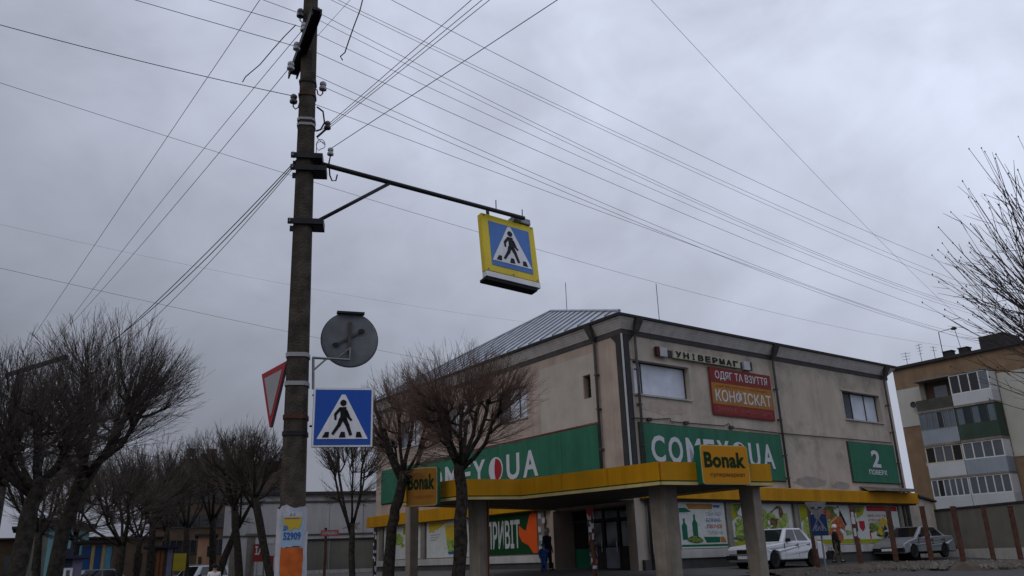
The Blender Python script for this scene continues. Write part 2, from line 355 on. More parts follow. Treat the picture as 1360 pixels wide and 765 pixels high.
# ------------------------------------------------------------------ department store
store = thing('department_store', 'two-storey beige plastered department store with hipped metal roof', 'building', CORNER, ROT)
SW, SL, SZ = 19.3, 21.2, 10.3
def facade(name, mat, f, u0, u1, z0, z1, holes, depth=.35, parent=None):
    us = sorted({u0, u1} | {h[0] for h in holes} | {h[1] for h in holes}); zs = sorted({z0, z1} | {h[2] for h in holes} | {h[3] for h in holes})
    m = MB()
    for i in range(len(us) - 1):
        for j in range(len(zs) - 1):
            uc, zc_ = (us[i] + us[i + 1]) / 2, (zs[j] + zs[j + 1]) / 2
            if any(h[0] < uc < h[1] and h[2] < zc_ < h[3] for h in holes): continue
            m.face([f(us[i], zs[j], 0), f(us[i + 1], zs[j], 0), f(us[i + 1], zs[j + 1], 0), f(us[i], zs[j + 1], 0)])
    for h in holes:
        dd = h[4] if len(h) > 4 else depth
        a, b, c, e = h[:4]; q = [(a, c), (b, c), (b, e), (a, e)]
        for i in range(4):
            p, r = q[i], q[(i + 1) % 4]; m.face([f(*p, 0), f(*r, 0), f(*r, -dd), f(*p, -dd)])
    return m.build(name, mat, parent)
RW = [(.5, 3.7, 7.66, 9.02), (14.9, 18.15, 7.68, 9.08)]
LW = [(-8.75, -6.43, 7.69, 9.15), (-13.6, -11.3, 7.69, 9.15), (-18.5, -16.2, 7.69, 9.15), (-2.43, -2.0, 7.8, 8.75)]
ENT = (-4.9, -.45, .6, 3.45, 1.1)
facade('wall', plaster, fR, 0, SW, .3, SZ, RW, parent=store)['label'] = 'stained beige plaster wall facing the road'
facade('wall', plaster_pink, fL, -SL, 0, .3, SZ, LW + [ENT], parent=store)['label'] = 'pinkish plaster wall with the entrance'
one(lambda m: (m.face([(SW, 0, .3), (SW, SL, .3), (SW, SL, SZ), (SW, 0, SZ)]), m.face([(0, SL, .3), (SW, SL, .3), (SW, SL, SZ), (0, SL, SZ)])), 'wall', plaster, store)
# lighter re-rendered patch
for q_ in ((-5.4, -2.45, 6.75, 9.62), (-1.98, -1.62, 6.75, 9.62), (-2.45, -1.98, 6.75, 7.78), (-2.45, -1.98, 8.77, 9.62)): fb('render_panel', plaster_new, store, fL, *q_, .002, .03)
patch_a = M('render_patch_brown', (.44, .36, .30), .95, .16, 2.5, .4, dirt=.4, dirtcol=(.25, .19, .15))
patch_b = M('render_patch_grey', (.30, .275, .25), .95, .14, 2.5, .4, dirt=.3, dirtcol=(.2, .18, .16))
rq = random.Random(4)
for cu_, cz_2, ru, rz_, mt in ((2.1, 7.2, 1.5, .28, patch_a), (11.2, 4.50, 1.3, .26, patch_b), (13.6, 4.42, .8, .2, patch_b)):
    pts = [(cu_ + ru * cos(t_) * rq.uniform(.75, 1.1), cz_2 + rz_ * sin(t_) * rq.uniform(.75, 1.1)) for t_ in [2 * pi * i / 15 for i in range(15)]]
    fp('render_patch', mt, store, fR, pts, .0005, .006)
# upper windows
def window(parent, f, u0, u1, z0, z1, cols, pane_m, frame_m, inset=.18, fr=.06, rows=1, sill=True, pm=None):
    w = bpy.data.objects.new('window', None); COL.objects.link(w); w.parent = parent
    m = MB(); d0, d1 = -inset - .06, -inset
    m.fbox(f, u0, u1, z0, z0 + fr, d0, d1); m.fbox(f, u0, u1, z1 - fr, z1, d0, d1); m.fbox(f, u0, u0 + fr, z0 + fr, z1 - fr, d0, d1); m.fbox(f, u1 - fr, u1, z0 + fr, z1 - fr, d0, d1)
    cu = [u0 + fr / 2] + [u0 + (u1 - u0) * c for c in cols] + [u1 - fr / 2]
    for c in cu[1:-1]: m.fbox(f, c - fr / 2, c + fr / 2, z0 + fr, z1 - fr, d0, d1)
    rz = [z0 + fr / 2 + (z1 - z0 - fr) * i / rows for i in range(rows + 1)]
    for z in rz[1:-1]: m.fbox(f, u0 + fr, u1 - fr, z - fr / 3, z + fr / 3, d0 + .01, d1 - .005)
    m.build('frame', frame_m, w)
    for i in range(len(cu) - 1):
        for j in range(rows):
            mm = MB(); mm.fbox(f, cu[i] + fr / 2, cu[i + 1] - fr / 2, rz[j] + fr / 3, rz[j + 1] - fr / 3, d0 + .018, d0 + .03)
            mm.build('pane', (pm[i] if pm else pane_m), w)
    if sill: fb('sill', pale_stone, w, f, u0 - .08, u1 + .08, z0 - .07, z0 - .003, -inset, .07)
    return w
window(store, fR, *RW[0], [.19], film, frame_dk, .2)
window(store, fR, *RW[1], [.30, .67], film, frame_dk, .2, pm=[glass_blue, film, film])
for h in LW[:3]: window(store, fL, *h, [.36, .7], film, frame_dk, .14, pm=[glass_blue, film, film])
window(store, fL, *LW[3], [], glass_dk, frame_dk, .2, rows=2, sill=False)
for (f, a, b) in ((fR, RW[0], 0), (fR, RW[1], 0)):
    m = MB(); u0, u1, z0, z1 = a; m.fbox(f, u0 - .14, u1 + .14, z1 + .003, z1 + .10, .002, .05); m.fbox(f, u1 + .003, u1 + .14, z0, z1, .002, .05)
    m.build('window_surround', plaster_new, store)
# frieze, stepped cornice soffit, gutter
def ring(m, o0, z0, o1, z1):      # sloping skirt round the outside, offsets outwards
    a = [(-o0, -o0, z0), (SW + o0, -o0, z0), (SW + o0, SL + o0, z0), (-o0, SL + o0, z0)]
    b = [(-o1, -o1, z1), (SW + o1, -o1, z1), (SW + o1, SL + o1, z1), (-o1, SL + o1, z1)]
    for i in range(4): j = (i + 1) % 4; m.face([a[i], a[j], b[j], b[i]])
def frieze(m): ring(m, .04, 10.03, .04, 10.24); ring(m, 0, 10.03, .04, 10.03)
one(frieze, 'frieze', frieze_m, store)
for i in range(5):
    def s(m, i=i):
        o0, z0 = .04 + i * .075, 10.24 + i * .080; ring(m, o0, z0, o0 + .055, z0 + .070); ring(m, o0 + .055, z0 + .070, o0 + .055, z0 + .092); ring(m, o0 + .055, z0 + .092, o0 + .075, z0 + .080)
    one(s, 'soffit_board', soffit_m, store)
def gut(m): ring(m, .40, 10.63, .50, 10.635); ring(m, .50, 10.635, .50, 10.72); ring(m, .50, 10.72, .40, 10.75)
one(gut, 'gutter', roof_dk, store)
# roof: hip, ridge along x, standing-seam trays on the visible end
AP = (5.1, SL / 2, 14.5); AP2 = (SW - 5.1, SL / 2, 14.5); O = .46; EZ = 10.75
roof = one(lambda m: (m.face([(-O, -O, EZ), (SW + O, -O, EZ), AP2, AP]), m.face([(SW + O, -O, EZ), (SW + O, SL + O, EZ), AP2]), m.face([(SW + O, SL + O, EZ), (-O, SL + O, EZ), AP, AP2]), m.face([(-O, SL + O, EZ), (-O, -O, EZ), AP])), 'roof', roof_m, store)
npan = 26; y0r, y1r = -O, SL + O
def hipz(y):                       # fraction up the slope reached by the tray at y
    return 1 - abs(y - SL / 2) / (SL / 2 + O)
nrm = Vector((-(AP[2] - EZ), 0, AP[0] + O)).normalized()
for i in range(npan):
    a = y0r + (y1r - y0r) * i / npan; b = y0r + (y1r - y0r) * (i + 1) / npan; g = .02
    def P(y, t, h): q = Vector((-O + (AP[0] + O) * t, y, EZ + (AP[2] - EZ) * t)) + nrm * h; return tuple(q)
    ta, tb = max(0.001, hipz(a + g)), max(0.001, hipz(b - g)); m = MB()
    m.hexa([P(a + g, 0, .004), P(b - g, 0, .004), P(b - g, tb, .004), P(a + g, ta, .004)], [P(a + g, 0, .02), P(b - g, 0, .02), P(b - g, tb, .02), P(a + g, ta, .02)])
    m.build('roof_panel', roof_m, roof)
    if i:
        t = max(.001, hipz(a)); m = MB(); m.hexa([P(a - .016, 0, .02), P(a + .016, 0, .02), P(a + .016, t, .02), P(a - .016, t, .02)], [P(a - .012, 0, .075), P(a + .012, 0, .075), P(a + .012, t, .075), P(a - .012, t, .075)])
        m.build('roof_seam', seam_m, roof)
def hipcap(m):
    for e in ((-O, -O, EZ), (-O, SL + O, EZ)): m.tube([Vector(e) + Vector((0, 0, .05)), Vector(AP) + Vector((0, 0, .05))], .07, 6)
one(hipcap, 'hip_cap', roof_m, roof)
# corner stripes
for f, s in ((fR, 1), (fL, -1)):
    m = MB(); a, b = (.05, .33) if s > 0 else (-.33, -.05)
    m.fbox(f, a, b, 4.2, 9.72, .002, .05); c, e = (.05, .62) if s > 0 else (-.62, -.05)
    pts = [(a, 9.72), (b, 9.72), (e if s > 0 else b, 10.02), (a if s > 0 else c, 10.02)]
    m.fpoly(f, pts, .002, .05); m.build('corner_stripe', stripe_m, store)
one(lambda m: m.tube([(-.03, -.03, 3.9), (-.03, -.03, 10.03)], .042, 8), 'corner_strip', white_soft, store)
# downpipes
def downpipe(f, u, zb, ztop=10.12):
    m = MB(); m.tube([f(u, zb, .14), f(u, 9.8, .14), f(u, ztop - .1, .16), f(u, ztop + .2, .30)], .055, 8)
    p = m.build('downpipe', pipe_m, store, smooth=True)
    m = MB(); m.hexa([f(u - .08, ztop - .05, .12), f(u + .08, ztop - .05, .12), f(u + .08, ztop - .05, .28), f(u - .08, ztop - .05, .28)], [f(u - .19, ztop + .55, .36), f(u + .19, ztop + .55, .36), f(u + .19, ztop + .55, .56), f(u - .19, ztop + .55, .56)])
    m.build('hopper', pipe_m, p)
    m = MB()
    for z in (8.6, 7.2, 5.6, 4.6): m.fbox(f, u - .075, u + .075, z, z + .05, 0, .205)
    m.build('bracket', pipe_m, p)
downpipe(fR, .60, 1.0); downpipe(fR, 9.42, 4.2); downpipe(fR, 18.75, 1.0); downpipe(fL, -1.5, 4.2)
# second-floor cable and gas pipe run along the facade
m = MB(); pts = [(.1, 6.66), (1.5, 6.70), (2.3, 6.78), (2.35, 6.66), (5.6, 6.70), (5.9, 6.82), (6.0, 6.66), (9.3, 6.62), (14, 6.66), (18.6, 6.68)]
m.tube([fR(u, z, .05) for u, z in pts], .022, 5); m.build('facade_cable', frame_dk, store)
m = MB()
m.tube([fL(-12, 6.72, .06), fL(-6, 6.72, .05), fL(-1.6, 6.68, .06)], .025, 5); m.build('facade_cable', red_b, store)
for u in (1.0, 3.1, 5.9):
    fb('cable_box', frame_dk, store, fR, u, u + .22, 6.60, 6.72, .02, .12)
# yellow fascia over the shop windows
fb('yellow_fascia', yellow_f, store, fR, .30, SW + .25, 3.62, 4.15, .003, .40, bevel=.01, seg=1)
fb('yellow_fascia', yellow_f, store, fL, -SL - .35, -5.0, 3.55, 4.15, .003, .40, bevel=.01, seg=1)
fb('fascia_painted_shade', roof_dk, store, fR, .30, SW + .15, 3.55, 3.615, .003, .30)  # solid dark strip, painted in for the shade beneath the fascia
# ledge, plinth, pilasters
fb('window_ledge', pale_stone, store, fR, 2.0, 18.4, 1.42, 1.74, .003, .22, bevel=.015, seg=1)
fb('window_ledge', pale_stone, store, fL, -20.6, -5.5, 1.42, 1.72, .003, .22, bevel=.015, seg=1)
fb('plinth', plinth, store, fR, .2, SW - .02, .3, 1.418, .003, .14)
fb('plinth', plinth, store, fL, -SL + .02, -5.0, .3, 1.418, .003, .14)
for u in (2.05, 5.19, 9.7, 14.0, 18.2): fb('pilaster', concrete, store, fR, u - .14, u + .14, 1.743, 3.545, .003, .12)
for u in (-5.6, -10.35, -15.6, -20.3): fb('pilaster', concrete, store, fL, u - .22, u + .22, 1.743, 3.545, .003, .12)
for u in (18.55, 19.0): fb('pilaster', frame_dk, store, fR, u - .07, u + .07, 1.42, 3.545, .003, .12)
# corner display window beside the entrance
w = bpy.data.objects.new('display_window', None); COL.objects.link(w); w.parent = store
for u0, u1, mt in ((.62, .74, white_soft), (.78, .92, frame_dk), (1.62, 1.74, frame_dk), (1.78, 1.88, white_soft)): fb('post', mt, w, fR, u0, u1, 1.62, 3.54, .003, .10)
fb('pane', pale_stone, w, fR, .93, 1.61, 1.72, 3.5, .003, .03)
fb('sill', white_soft, w, fR, .70, 1.95, 1.42, 1.60, .145, .26)
# shallow metal awning near the far end
m = MB(); m.hexa([fR(15.1, 4.18, .41), fR(18.7, 4.18, .41), fR(18.7, 4.42, .02), fR(15.1, 4.42, .02)], [fR(15.2, 4.16, .85), fR(18.6, 4.16, .85), fR(18.6, 4.30, .85), fR(15.2, 4.30, .85)])
m.build('awning', concrete, store)
# entrance recess
ent = bpy.data.objects.new('entrance', None); COL.objects.link(ent); ent.parent = store
bd = -1.1
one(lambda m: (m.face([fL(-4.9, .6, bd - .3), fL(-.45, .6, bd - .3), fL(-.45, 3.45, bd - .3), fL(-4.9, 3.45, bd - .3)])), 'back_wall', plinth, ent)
cols_ = [-4.9, -3.9, -3.0, -2.1, -1.3, -.45]
for i, u in enumerate(cols_): fb('post', frame_dk, ent, fL, u - .05 + (.05 if i == 0 else 0), u + .05 - (.05 if i == 5 else 0), 1.0, 3.45, bd - .06, bd + .02)
fb('transom', frame_dk, ent, fL, -4.85, -.5, 2.95, 3.05, bd - .05, bd + .01)
for i in range(5):
    a, b = cols_[i] + .055, cols_[i + 1] - .055
    if i in (1, 2, 3):
        d = bpy.data.objects.new('door', None); COL.objects.link(d); d.parent = ent
        fb('pane', glass_dk, d, fL, a + .08, b - .08, 1.95, 2.90, bd - .03, bd - .015)
        fb('door_panel', frame_dk if i != 2 else grey_p, d, fL, a, b, 1.05, 1.92, bd - .04, bd)
        fb('handle', chrome, d, fL, b - .10, b - .07, 1.75, 2.15, bd + .003, bd + .04)
    else:
        fb('pane', glass_dk, ent, fL, a, b, 1.95, 2.94, bd - .03, bd - .015); fb('door_panel', cabgreen, ent, fL, a, b, 1.05, 1.92, bd - .04, bd)
    fb('pane', glass_dk, ent, fL, a, b, 3.06, 3.44, bd - .03, bd - .015)
# roof aerials
def aerial(name, label, P, h, r=.018, arms=0, group=None):
    t = thing(name, label, 'antenna', P, random.uniform(0, 3), group)
    one(lambda m: m.tube([(0, 0, -.3), (0, 0, h)], r, 5), 'mast', dark_metal, t)
    for i in range(arms): one(lambda m, i=i: m.tube([(-.35 + .05 * i, 0, h - .1 - .22 * i), (.35 - .05 * i, 0, h - .1 - .22 * i)], r * .7, 4), 'element', dark_metal, t)
pA = onp(753, 413, st(6, 10.6), -LV); aerial('antenna', 'thin mast antenna rising behind the peak of the store roof', (pA.x, pA.y, 14.1), 2.3)
pA = onp(876, 428, st(8, 6), -LV); aerial('antenna', 'thin mast antenna above the road-side eave of the store', (pA.x, pA.y, 12.0), 3.4)

# --- signs on the store
g = thing('green_banner', 'long green shop banner with white COMFY lettering above the road-side windows', 'banner', CORNER, ROT)
for i in range(4): fb('panel', green_b, g, fR, .55 + 8.75 / 4 * i + .006, .55 + 8.75 / 4 * (i + 1) - .006, 4.5 + random.uniform(-.012, .012), 6.5 + random.uniform(-.02, .02), .06, .10 - .002 * (i % 2))
fb('frame', frame_dk, g, fR, .50, 9.35, 4.47, 6.53, .004, .058)
def comfy(g, f, u0, u1, z0, z1, d):
    n = 8; w = (u1 - u0) / n
    wd = [1.0, 1.08, 1.15, .85, 1.0, 1.15, .95, 1.05]; tot = sum(wd); u = u0
    for ch, q in zip('COMFY*UA', wd):
        W = (u1 - u0) * q / tot
        if ch == '*':
            cx, cz, r = u + W / 2, (z0 + z1) / 2, (z1 - z0) / 2
            fp('emblem', white_p, g, f, disc(cx, cz, r, 24, min(1, W * .46 / r)), d, d + .012)
            k = min(1, W * .46 / r)
            fp('emblem_red', red_p, g, f, [(cx + r * .86 * k * cos(a), cz + r * .86 * sin(a)) for a in [-pi * .5 + pi * i / 12 for i in range(13)]] + [(cx - r * .15 * k, cz + r * .3), (cx - r * .15 * k, cz - r * .3)], d + .014, d + .02)
        else: text(ch, white_p, g, f, u + W * .10, u + W * .90, z0, z1, d, d + .012, .022)
        u += W
comfy(g, fR, .95, 8.75, 5.0, 6.05, .102)
g = thing('green_banner', 'long green shop banner with white COMFY lettering above the entrance side, behind the trees', 'banner', CORNER, ROT)
for i in range(8): fb('panel', green_b, g, fL, -20.4 + 18.74 / 8 * i + .006, -20.4 + 18.74 / 8 * (i + 1) - .006, 4.8 + random.uniform(-.012, .012), 6.64 + random.uniform(-.02, .02), .06, .10 - .002 * (i % 2))
fb('frame', frame_dk, g, fL, -20.45, -1.62, 4.77, 6.67, .004, .058)
comfy(g, fL, -16.2, -5.5, 5.0, 6.15, .102)
g = thing('green_banner', 'small green sign reading 2 ПОВЕРХ at the far end of the store', 'sign', CORNER, ROT)
for i in range(2): fb('panel', green_b, g, fR, 14.6 + 2.01 * i + .005, 14.6 + 2.01 * (i + 1) - .005, 4.62, 6.52 + random.uniform(-.015, .015), .06, .10)
fb('frame', frame_dk, g, fR, 14.56, 18.66, 4.59, 6.55, .004, .058)
text('2', white_p, g, fR, 16.4, 17.15, 5.36, 6.2, .102, .112, .03); text('ПОВЕРХ', white_p, g, fR, 16.0, 17.6, 5.0, 5.24, .102, .112, .015)
g = thing('shop_board', 'red and orange board reading ОДЯГ ТА ВЗУТТЯ КОНФІСКАТ', 'sign', CORNER, ROT)
fb('frame', red_b, g, fR, 4.95, 9.12, 7.14, 9.22, .04, .08)
fb('red_strip', red_b, g, fR, 5.0, 9.07, 8.55, 9.17, .082, .09); fb('orange_field', orange_b, g, fR, 5.0, 9.07, 7.62, 8.545, .082, .09); fb('red_strip', red_b, g, fR, 5.0, 9.07, 7.19, 7.615, .082, .09)
text('ОДЯГ ТА ВЗУТТЯ', white_p, g, fR, 5.3, 8.85, 8.66, 9.08, .092, .10, .01)
text('КОНФІСКАТ', white_p, g, fR, 5.2, 8.95, 7.72, 8.28, .092, .10, .012)
text('одяг взуття побутова техніка', orange_dk, g, fR, 5.3, 8.8, 8.34, 8.5, .092, .098, .004)
text('ЗНИЖКИ', red_dim, g, fR, 5.25, 6.45, 7.28, 7.52, .092, .098, .01); text('КОНФІСКАТ ОДЯГУ', red_dim, g, fR, 6.75, 8.95, 7.28, 7.52, .092, .098, .01)
g = thing('channel_letters', 'long cream box sign with black УНІВЕРМАГ letters under the eave', 'sign', CORNER, ROT)
fb('back_box', cream_box := M('cream_box', (.46, .45, .34), .7, .1, 2, streak=.25), g, fR, 2.75, 7.0, 9.33, 9.66, .05, .16)
for a, s in ((1.95, -1), (7.25, 1)):
    fb('end_block', white_soft, g, fR, a, a + .42, 9.31, 9.69, .05, .18); fb('end_block', sign_dkr if s < 0 else frame_dk, g, fR, a + .43 if s > 0 else a - .20, a + .56 if s > 0 else a - .01, 9.31, 9.69, .05, .18)
    fb('end_gap', frame_dk, g, fR, a + .50 if s < 0 else a - .20, a + .76 if s < 0 else a - .05, 9.36, 9.63, .05, .10)
for i, ch in enumerate('УНІВЕРМАГ'):
    u = 2.88 + i * .455; text(ch, sign_k, g, fR, u + (.11 if ch == 'І' else 0), u + (.22 if ch == 'І' else .33), 9.37, 9.62, .162, .19, .03)

# --- window posters
def poster(label, f, u0, u1, z0=1.78, z1=3.52, back=None):
    g = thing('window_poster', label, 'poster', CORNER, ROT); fb('sheet', back or pale_ph, g, f, u0, u1, z0, z1, .02, .05); return g
def blob(cx, cz, rx, rz, seed, n=22, amp=.16):
    rd = random.Random(seed); k = [rd.uniform(-1, 1) for _ in range(6)]
    return [(cx + rx * (1 + amp * (k[0] * sin(2 * t + k[1] * 3) + k[2] * sin(3 * t + k[3] * 3) + .6 * k[4] * sin(5 * t + k[5] * 3))) * cos(t), cz + rz * (1 + amp * (k[0] * sin(2 * t + k[1] * 3) + k[2] * sin(3 * t + k[3] * 3) + .6 * k[4] * sin(5 * t + k[5] * 3))) * sin(t)) for t in [2 * pi * i / n for i in range(n)]]
D1, D2, D3 = (.052, .056), (.058, .062), (.064, .068)
g = poster('white window poster with dark green bottles and short lines of text', fR, 2.3, 5.0)
fp('print', orange_b, g, fR, [(2.75, 3.46), (4.3, 3.46), (4.25, 3.26), (2.85, 3.26)], *D1); fp('print', blue_p, g, fR, [(4.32, 3.42), (4.75, 3.42), (4.68, 3.32), (4.32, 3.34)], *D1)
fp('print', cabgreen, g, fR, [(2.32, 3.3), (2.7, 3.3), (3.0, 3.15), (2.32, 3.12)], *D1)
for u, h in ((2.55, .8), (3.15, .95)):
    fp('print', cabgreen, g, fR, [(u - .14, 2.1), (u + .14, 2.1), (u + .15, 2.1 + h * .65), (u + .05, 2.1 + h * .8), (u + .05, 2.1 + h), (u - .05, 2.1 + h), (u - .05, 2.1 + h * .8), (u - .15, 2.1 + h * .65)], *D1)
fp('print', olive, g, fR, blob(3.1, 2.1, .45, .13, 3), *D2)
for s, z, mt in (('СМАЧНО', 3.0, grey_p), ('БОНАК-', 2.76, blue_p), ('ОВОЧІВ', 2.52, red_p), ('ТИЖНЯ', 2.28, grey_p)): text(s, mt, g, fR, 3.85, 4.75, z, z + .15, *D1, .015)
fp('print', cabgreen, g, fR, [(3.6, 2.2), (4.55, 2.2), (4.55, 1.98), (3.75, 1.98)], *D1); fp('print', orange_b, g, fR, [(4.57, 2.2), (4.8, 2.2), (4.95, 1.98), (4.6, 1.98)], *D1)
fb('print', cabgreen, g, fR, 2.32, 4.98, 1.84, 1.92, *D1)
g = poster('green window poster with lettuce and cut kiwi behind the white car', fR, 5.4, 9.4)
fb('print', lime, g, fR, 5.42, 9.38, 1.80, 2.0, *D1); fp('print', lime, g, fR, [(5.42, 3.5), (6.2, 3.5), (6.0, 3.1), (5.42, 2.8)], *D1); fp('print', olive, g, fR, [(5.6, 3.48), (6.5, 3.48), (6.3, 3.25), (5.6, 3.15)], *D2)
fp('print', lgreen, g, fR, blob(5.95, 2.45, .42, .42, 5), *D1); fp('print', olive, g, fR, blob(5.9, 2.12, .45, .12, 6), *D2); fp('print', lgreen, g, fR, blob(7.3, 2.75, .55, .6, 7), *D1)
fp('print', brownp2, g, fR, blob(8.35, 2.95, .6, .42, 8), *D1); fp('print', kiwi, g, fR, blob(8.75, 2.6, .42, .40, 9), *D2); fp('print', olive, g, fR, blob(8.05, 2.35, .3, .25, 10), *D2); fp('print', kiwi, g, fR, blob(9.1, 2.25, .25, .2, 12), *D1)
g = poster('window poster with red crayfish on green leaves behind the walking person', fR, 10.0, 13.85)
fb('print', lime, g, fR, 10.02, 13.83, 1.80, 2.0, *D1); fp('print', lime, g, fR, [(10.02, 3.5), (10.8, 3.5), (10.6, 3.0), (10.02, 2.75)], *D1); fp('print', lgreen, g, fR, blob(10.45, 2.5, .3, .4, 15), *D1)
fp('print', olive, g, fR, blob(12.4, 3.15, .75, .3, 16), *D1); fp('print', crabp, g, fR, blob(12.35, 2.5, .95, .48, 17, amp=.3), *D2); fp('print', crabp, g, fR, blob(11.7, 3.2, .35, .2, 18, amp=.3), *D2)
fp('print', cream, g, fR, stroke((11.9, 2.6), (12.9, 3.05), .03), *D3); fp('print', sign_k, g, fR, stroke((12.9, 3.45), (13.4, 2.6), .07), *D3); fp('print', white_p, g, fR, blob(13.0, 2.35, .2, .12, 19), *D3)
g = poster('white window poster with a red header and red price text beside the silver car', fR, 14.2, 18.0)
fb('print', lime, g, fR, 14.22, 17.98, 1.80, 1.98, *D1); fp('print', lime, g, fR, [(14.22, 3.5), (15.2, 3.5), (14.9, 3.1), (14.22, 2.85)], *D1); fp('print', olive, g, fR, [(14.3, 3.48), (15.0, 3.48), (14.7, 3.2), (14.3, 3.2)], *D2)
fb('print', red_p, g, fR, 15.3, 17.95, 3.26, 3.5, *D1); text('НАЙКРАЩА ЦІНА', red_dim, g, fR, 15.5, 17.7, 3.31, 3.44, *D2, .01)
for i, s in enumerate(('ЯКІСНО ТА', 'СВІЖО', 'ЩОДНЯ')): text(s, red_p, g, fR, 15.3, 16.9 - .3 * i, 2.98 - .2 * i, 3.1 - .2 * i, *D1, .01)
fp('print', red_p, g, fR, [(14.5, 2.8), (14.95, 2.8), (14.95, 2.5), (14.72, 2.32), (14.5, 2.5)], *D1); fp('print', red_p, g, fR, stroke((15.3, 2.0), (15.3, 2.35), .05), *D1); fp('print', red_p, g, fR, stroke((15.3, 2.3), (15.6, 2.35), .05), *D1)
fp('print', yellow_p, g, fR, blob(16.6, 2.75, .3, .2, 23), *D2)
for i in range(7): fp('print', olive if i % 2 else kdark, g, fR, blob(16.0 + (i % 4) * .32, 2.2 + (i // 4) * .28, .15, .13, 30 + i, amp=.3), *D2)
g = poster('dark green window poster reading ПРИВІТ with an orange hand beside the entrance', fL, -10.1, -5.9, back=dgreen)
text('ПРИВІТ', white_soft, g, fL, -9.8, -7.2, 2.05, 3.25, *D1, .02)
fp('print', orange_r, g, fL, [(-7.25, 3.0), (-7.0, 2.85), (-6.75, 2.75), (-6.6, 3.05), (-6.45, 3.4), (-6.2, 3.5), (-5.95, 3.45), (-5.95, 1.82), (-6.25, 1.82), (-6.6, 2.15), (-7.05, 2.3), (-7.25, 2.6)], *D2)
g = poster('white window poster with a yellow and green beer glass left of the tree', fL, -15.3, -10.7)
fp('print', yellow_p, g, fL, [(-15.1, 3.48), (-13.2, 3.5), (-14.2, 3.15), (-15.0, 3.0)], *D1)
fp('print', yellow_p, g, fL, [(-13.5, 3.3), (-11.8, 3.3), (-12.0, 2.4), (-13.3, 2.4)], *D1); fp('print', lgreen, g, fL, [(-13.35, 2.6), (-12.0, 2.6), (-12.15, 2.05), (-13.2, 2.05)], *D2); fp('print', blue_p, g, fL, [(-13.2, 2.04), (-12.1, 2.04), (-12.2, 1.92), (-13.15, 1.92)], *D2)
for i in range(3): fb('print', grey_p, g, fL, -14.9, -13.9 - .2 * i, 2.86 - .12 * i, 2.91 - .12 * i, *D1)
g = poster('white window poster with green leaves at the far left end of the store', fL, -20.0, -15.9)
fp('print', lgreen, g, fL, blob(-16.6, 2.2, .4, .35, 41), *D1); fp('print', lgreen, g, fL, blob(-18.3, 2.8, .5, .3, 42), *D1); fp('print', lime, g, fL, blob(-17.4, 3.2, .5, .2, 43), *D1)
rq = random.Random(77)
for g_, f_, a_, b_, z0_, z1_, mts, n_ in ((None, fR, 5.6, 9.2, 2.05, 3.35, [lgreen, kiwi, olive, pale_ph], 16), (None, fR, 10.3, 13.6, 2.05, 3.4, [crabp, olive, pale_ph, lgreen], 16), (None, fR, 15.4, 17.7, 2.02, 2.9, [olive, lgreen, yellow_p, kdark], 14), (None, fL, -19.8, -16.1, 1.9, 3.3, [lgreen, pale_ph, lime], 8)):
    g_ = [o for o in bpy.data.objects if o.name.startswith('window_poster')][{5.6: 1, 10.3: 2, 15.4: 3, -19.8: 6}[a_]]
    for i in range(n_): r_ = rq.uniform(.07, .22); fp('print', rq.choice(mts), g_, f_, blob(rq.uniform(a_, b_), rq.uniform(z0_ + r_, z1_ - r_), r_ * rq.uniform(.8, 1.5), r_, 200 + i, 14, .3), .070 + .0015 * i, .0712 + .0015 * i)
# small leaflets pinned by the entrance
for i, (u, z) in enumerate(((-5.75, 3.2), (-5.5, 3.0), (-5.78, 2.65), (-5.72, 2.3), (-5.6, 2.05), (-5.78, 1.85))):
    o = fb('leaflet', paper, None, fL, u, u + .2, z, z + .22, .125, .13); o.location = CORNER; o.rotation_euler = (0, 0, ROT)
    tag(o, ['topmost', 'second from the top', 'third from the top', 'third from the bottom', 'second from the bottom', 'lowest'][i] + ' small white leaflet on the pilaster right of the ПРИВІТ poster', 'leaflet', 'leaflets by the entrance')

# annex at the far end
ax = thing('store_annex', 'low beige lean-to annex at the far right end of the store', 'building', CORNER, ROT)
m = MB(); m.hexa([fR(SW + .3, .4, -.35), fR(SW + 3.0, .4, -.35), fR(SW + 3.0, 3.78, -.35), fR(SW + .3, 4.2, -.35)], [fR(SW + .3, .4, -5), fR(SW + 3.0, .4, -5), fR(SW + 3.0, 3.78, -5), fR(SW + .3, 4.2, -5)]); m.build('wall', plaster, ax)
m = MB(); m.hexa([fR(SW + .28, 4.21, -.2), fR(SW + 3.2, 3.77, -.2), fR(SW + 3.2, 3.87, -.2), fR(SW + .28, 4.31, -.2)], [fR(SW + .28, 4.21, -5.1), fR(SW + 3.2, 3.77, -5.1), fR(SW + 3.2, 3.87, -5.1), fR(SW + .28, 4.31, -5.1)]); m.build('roof', roof_felt, ax)

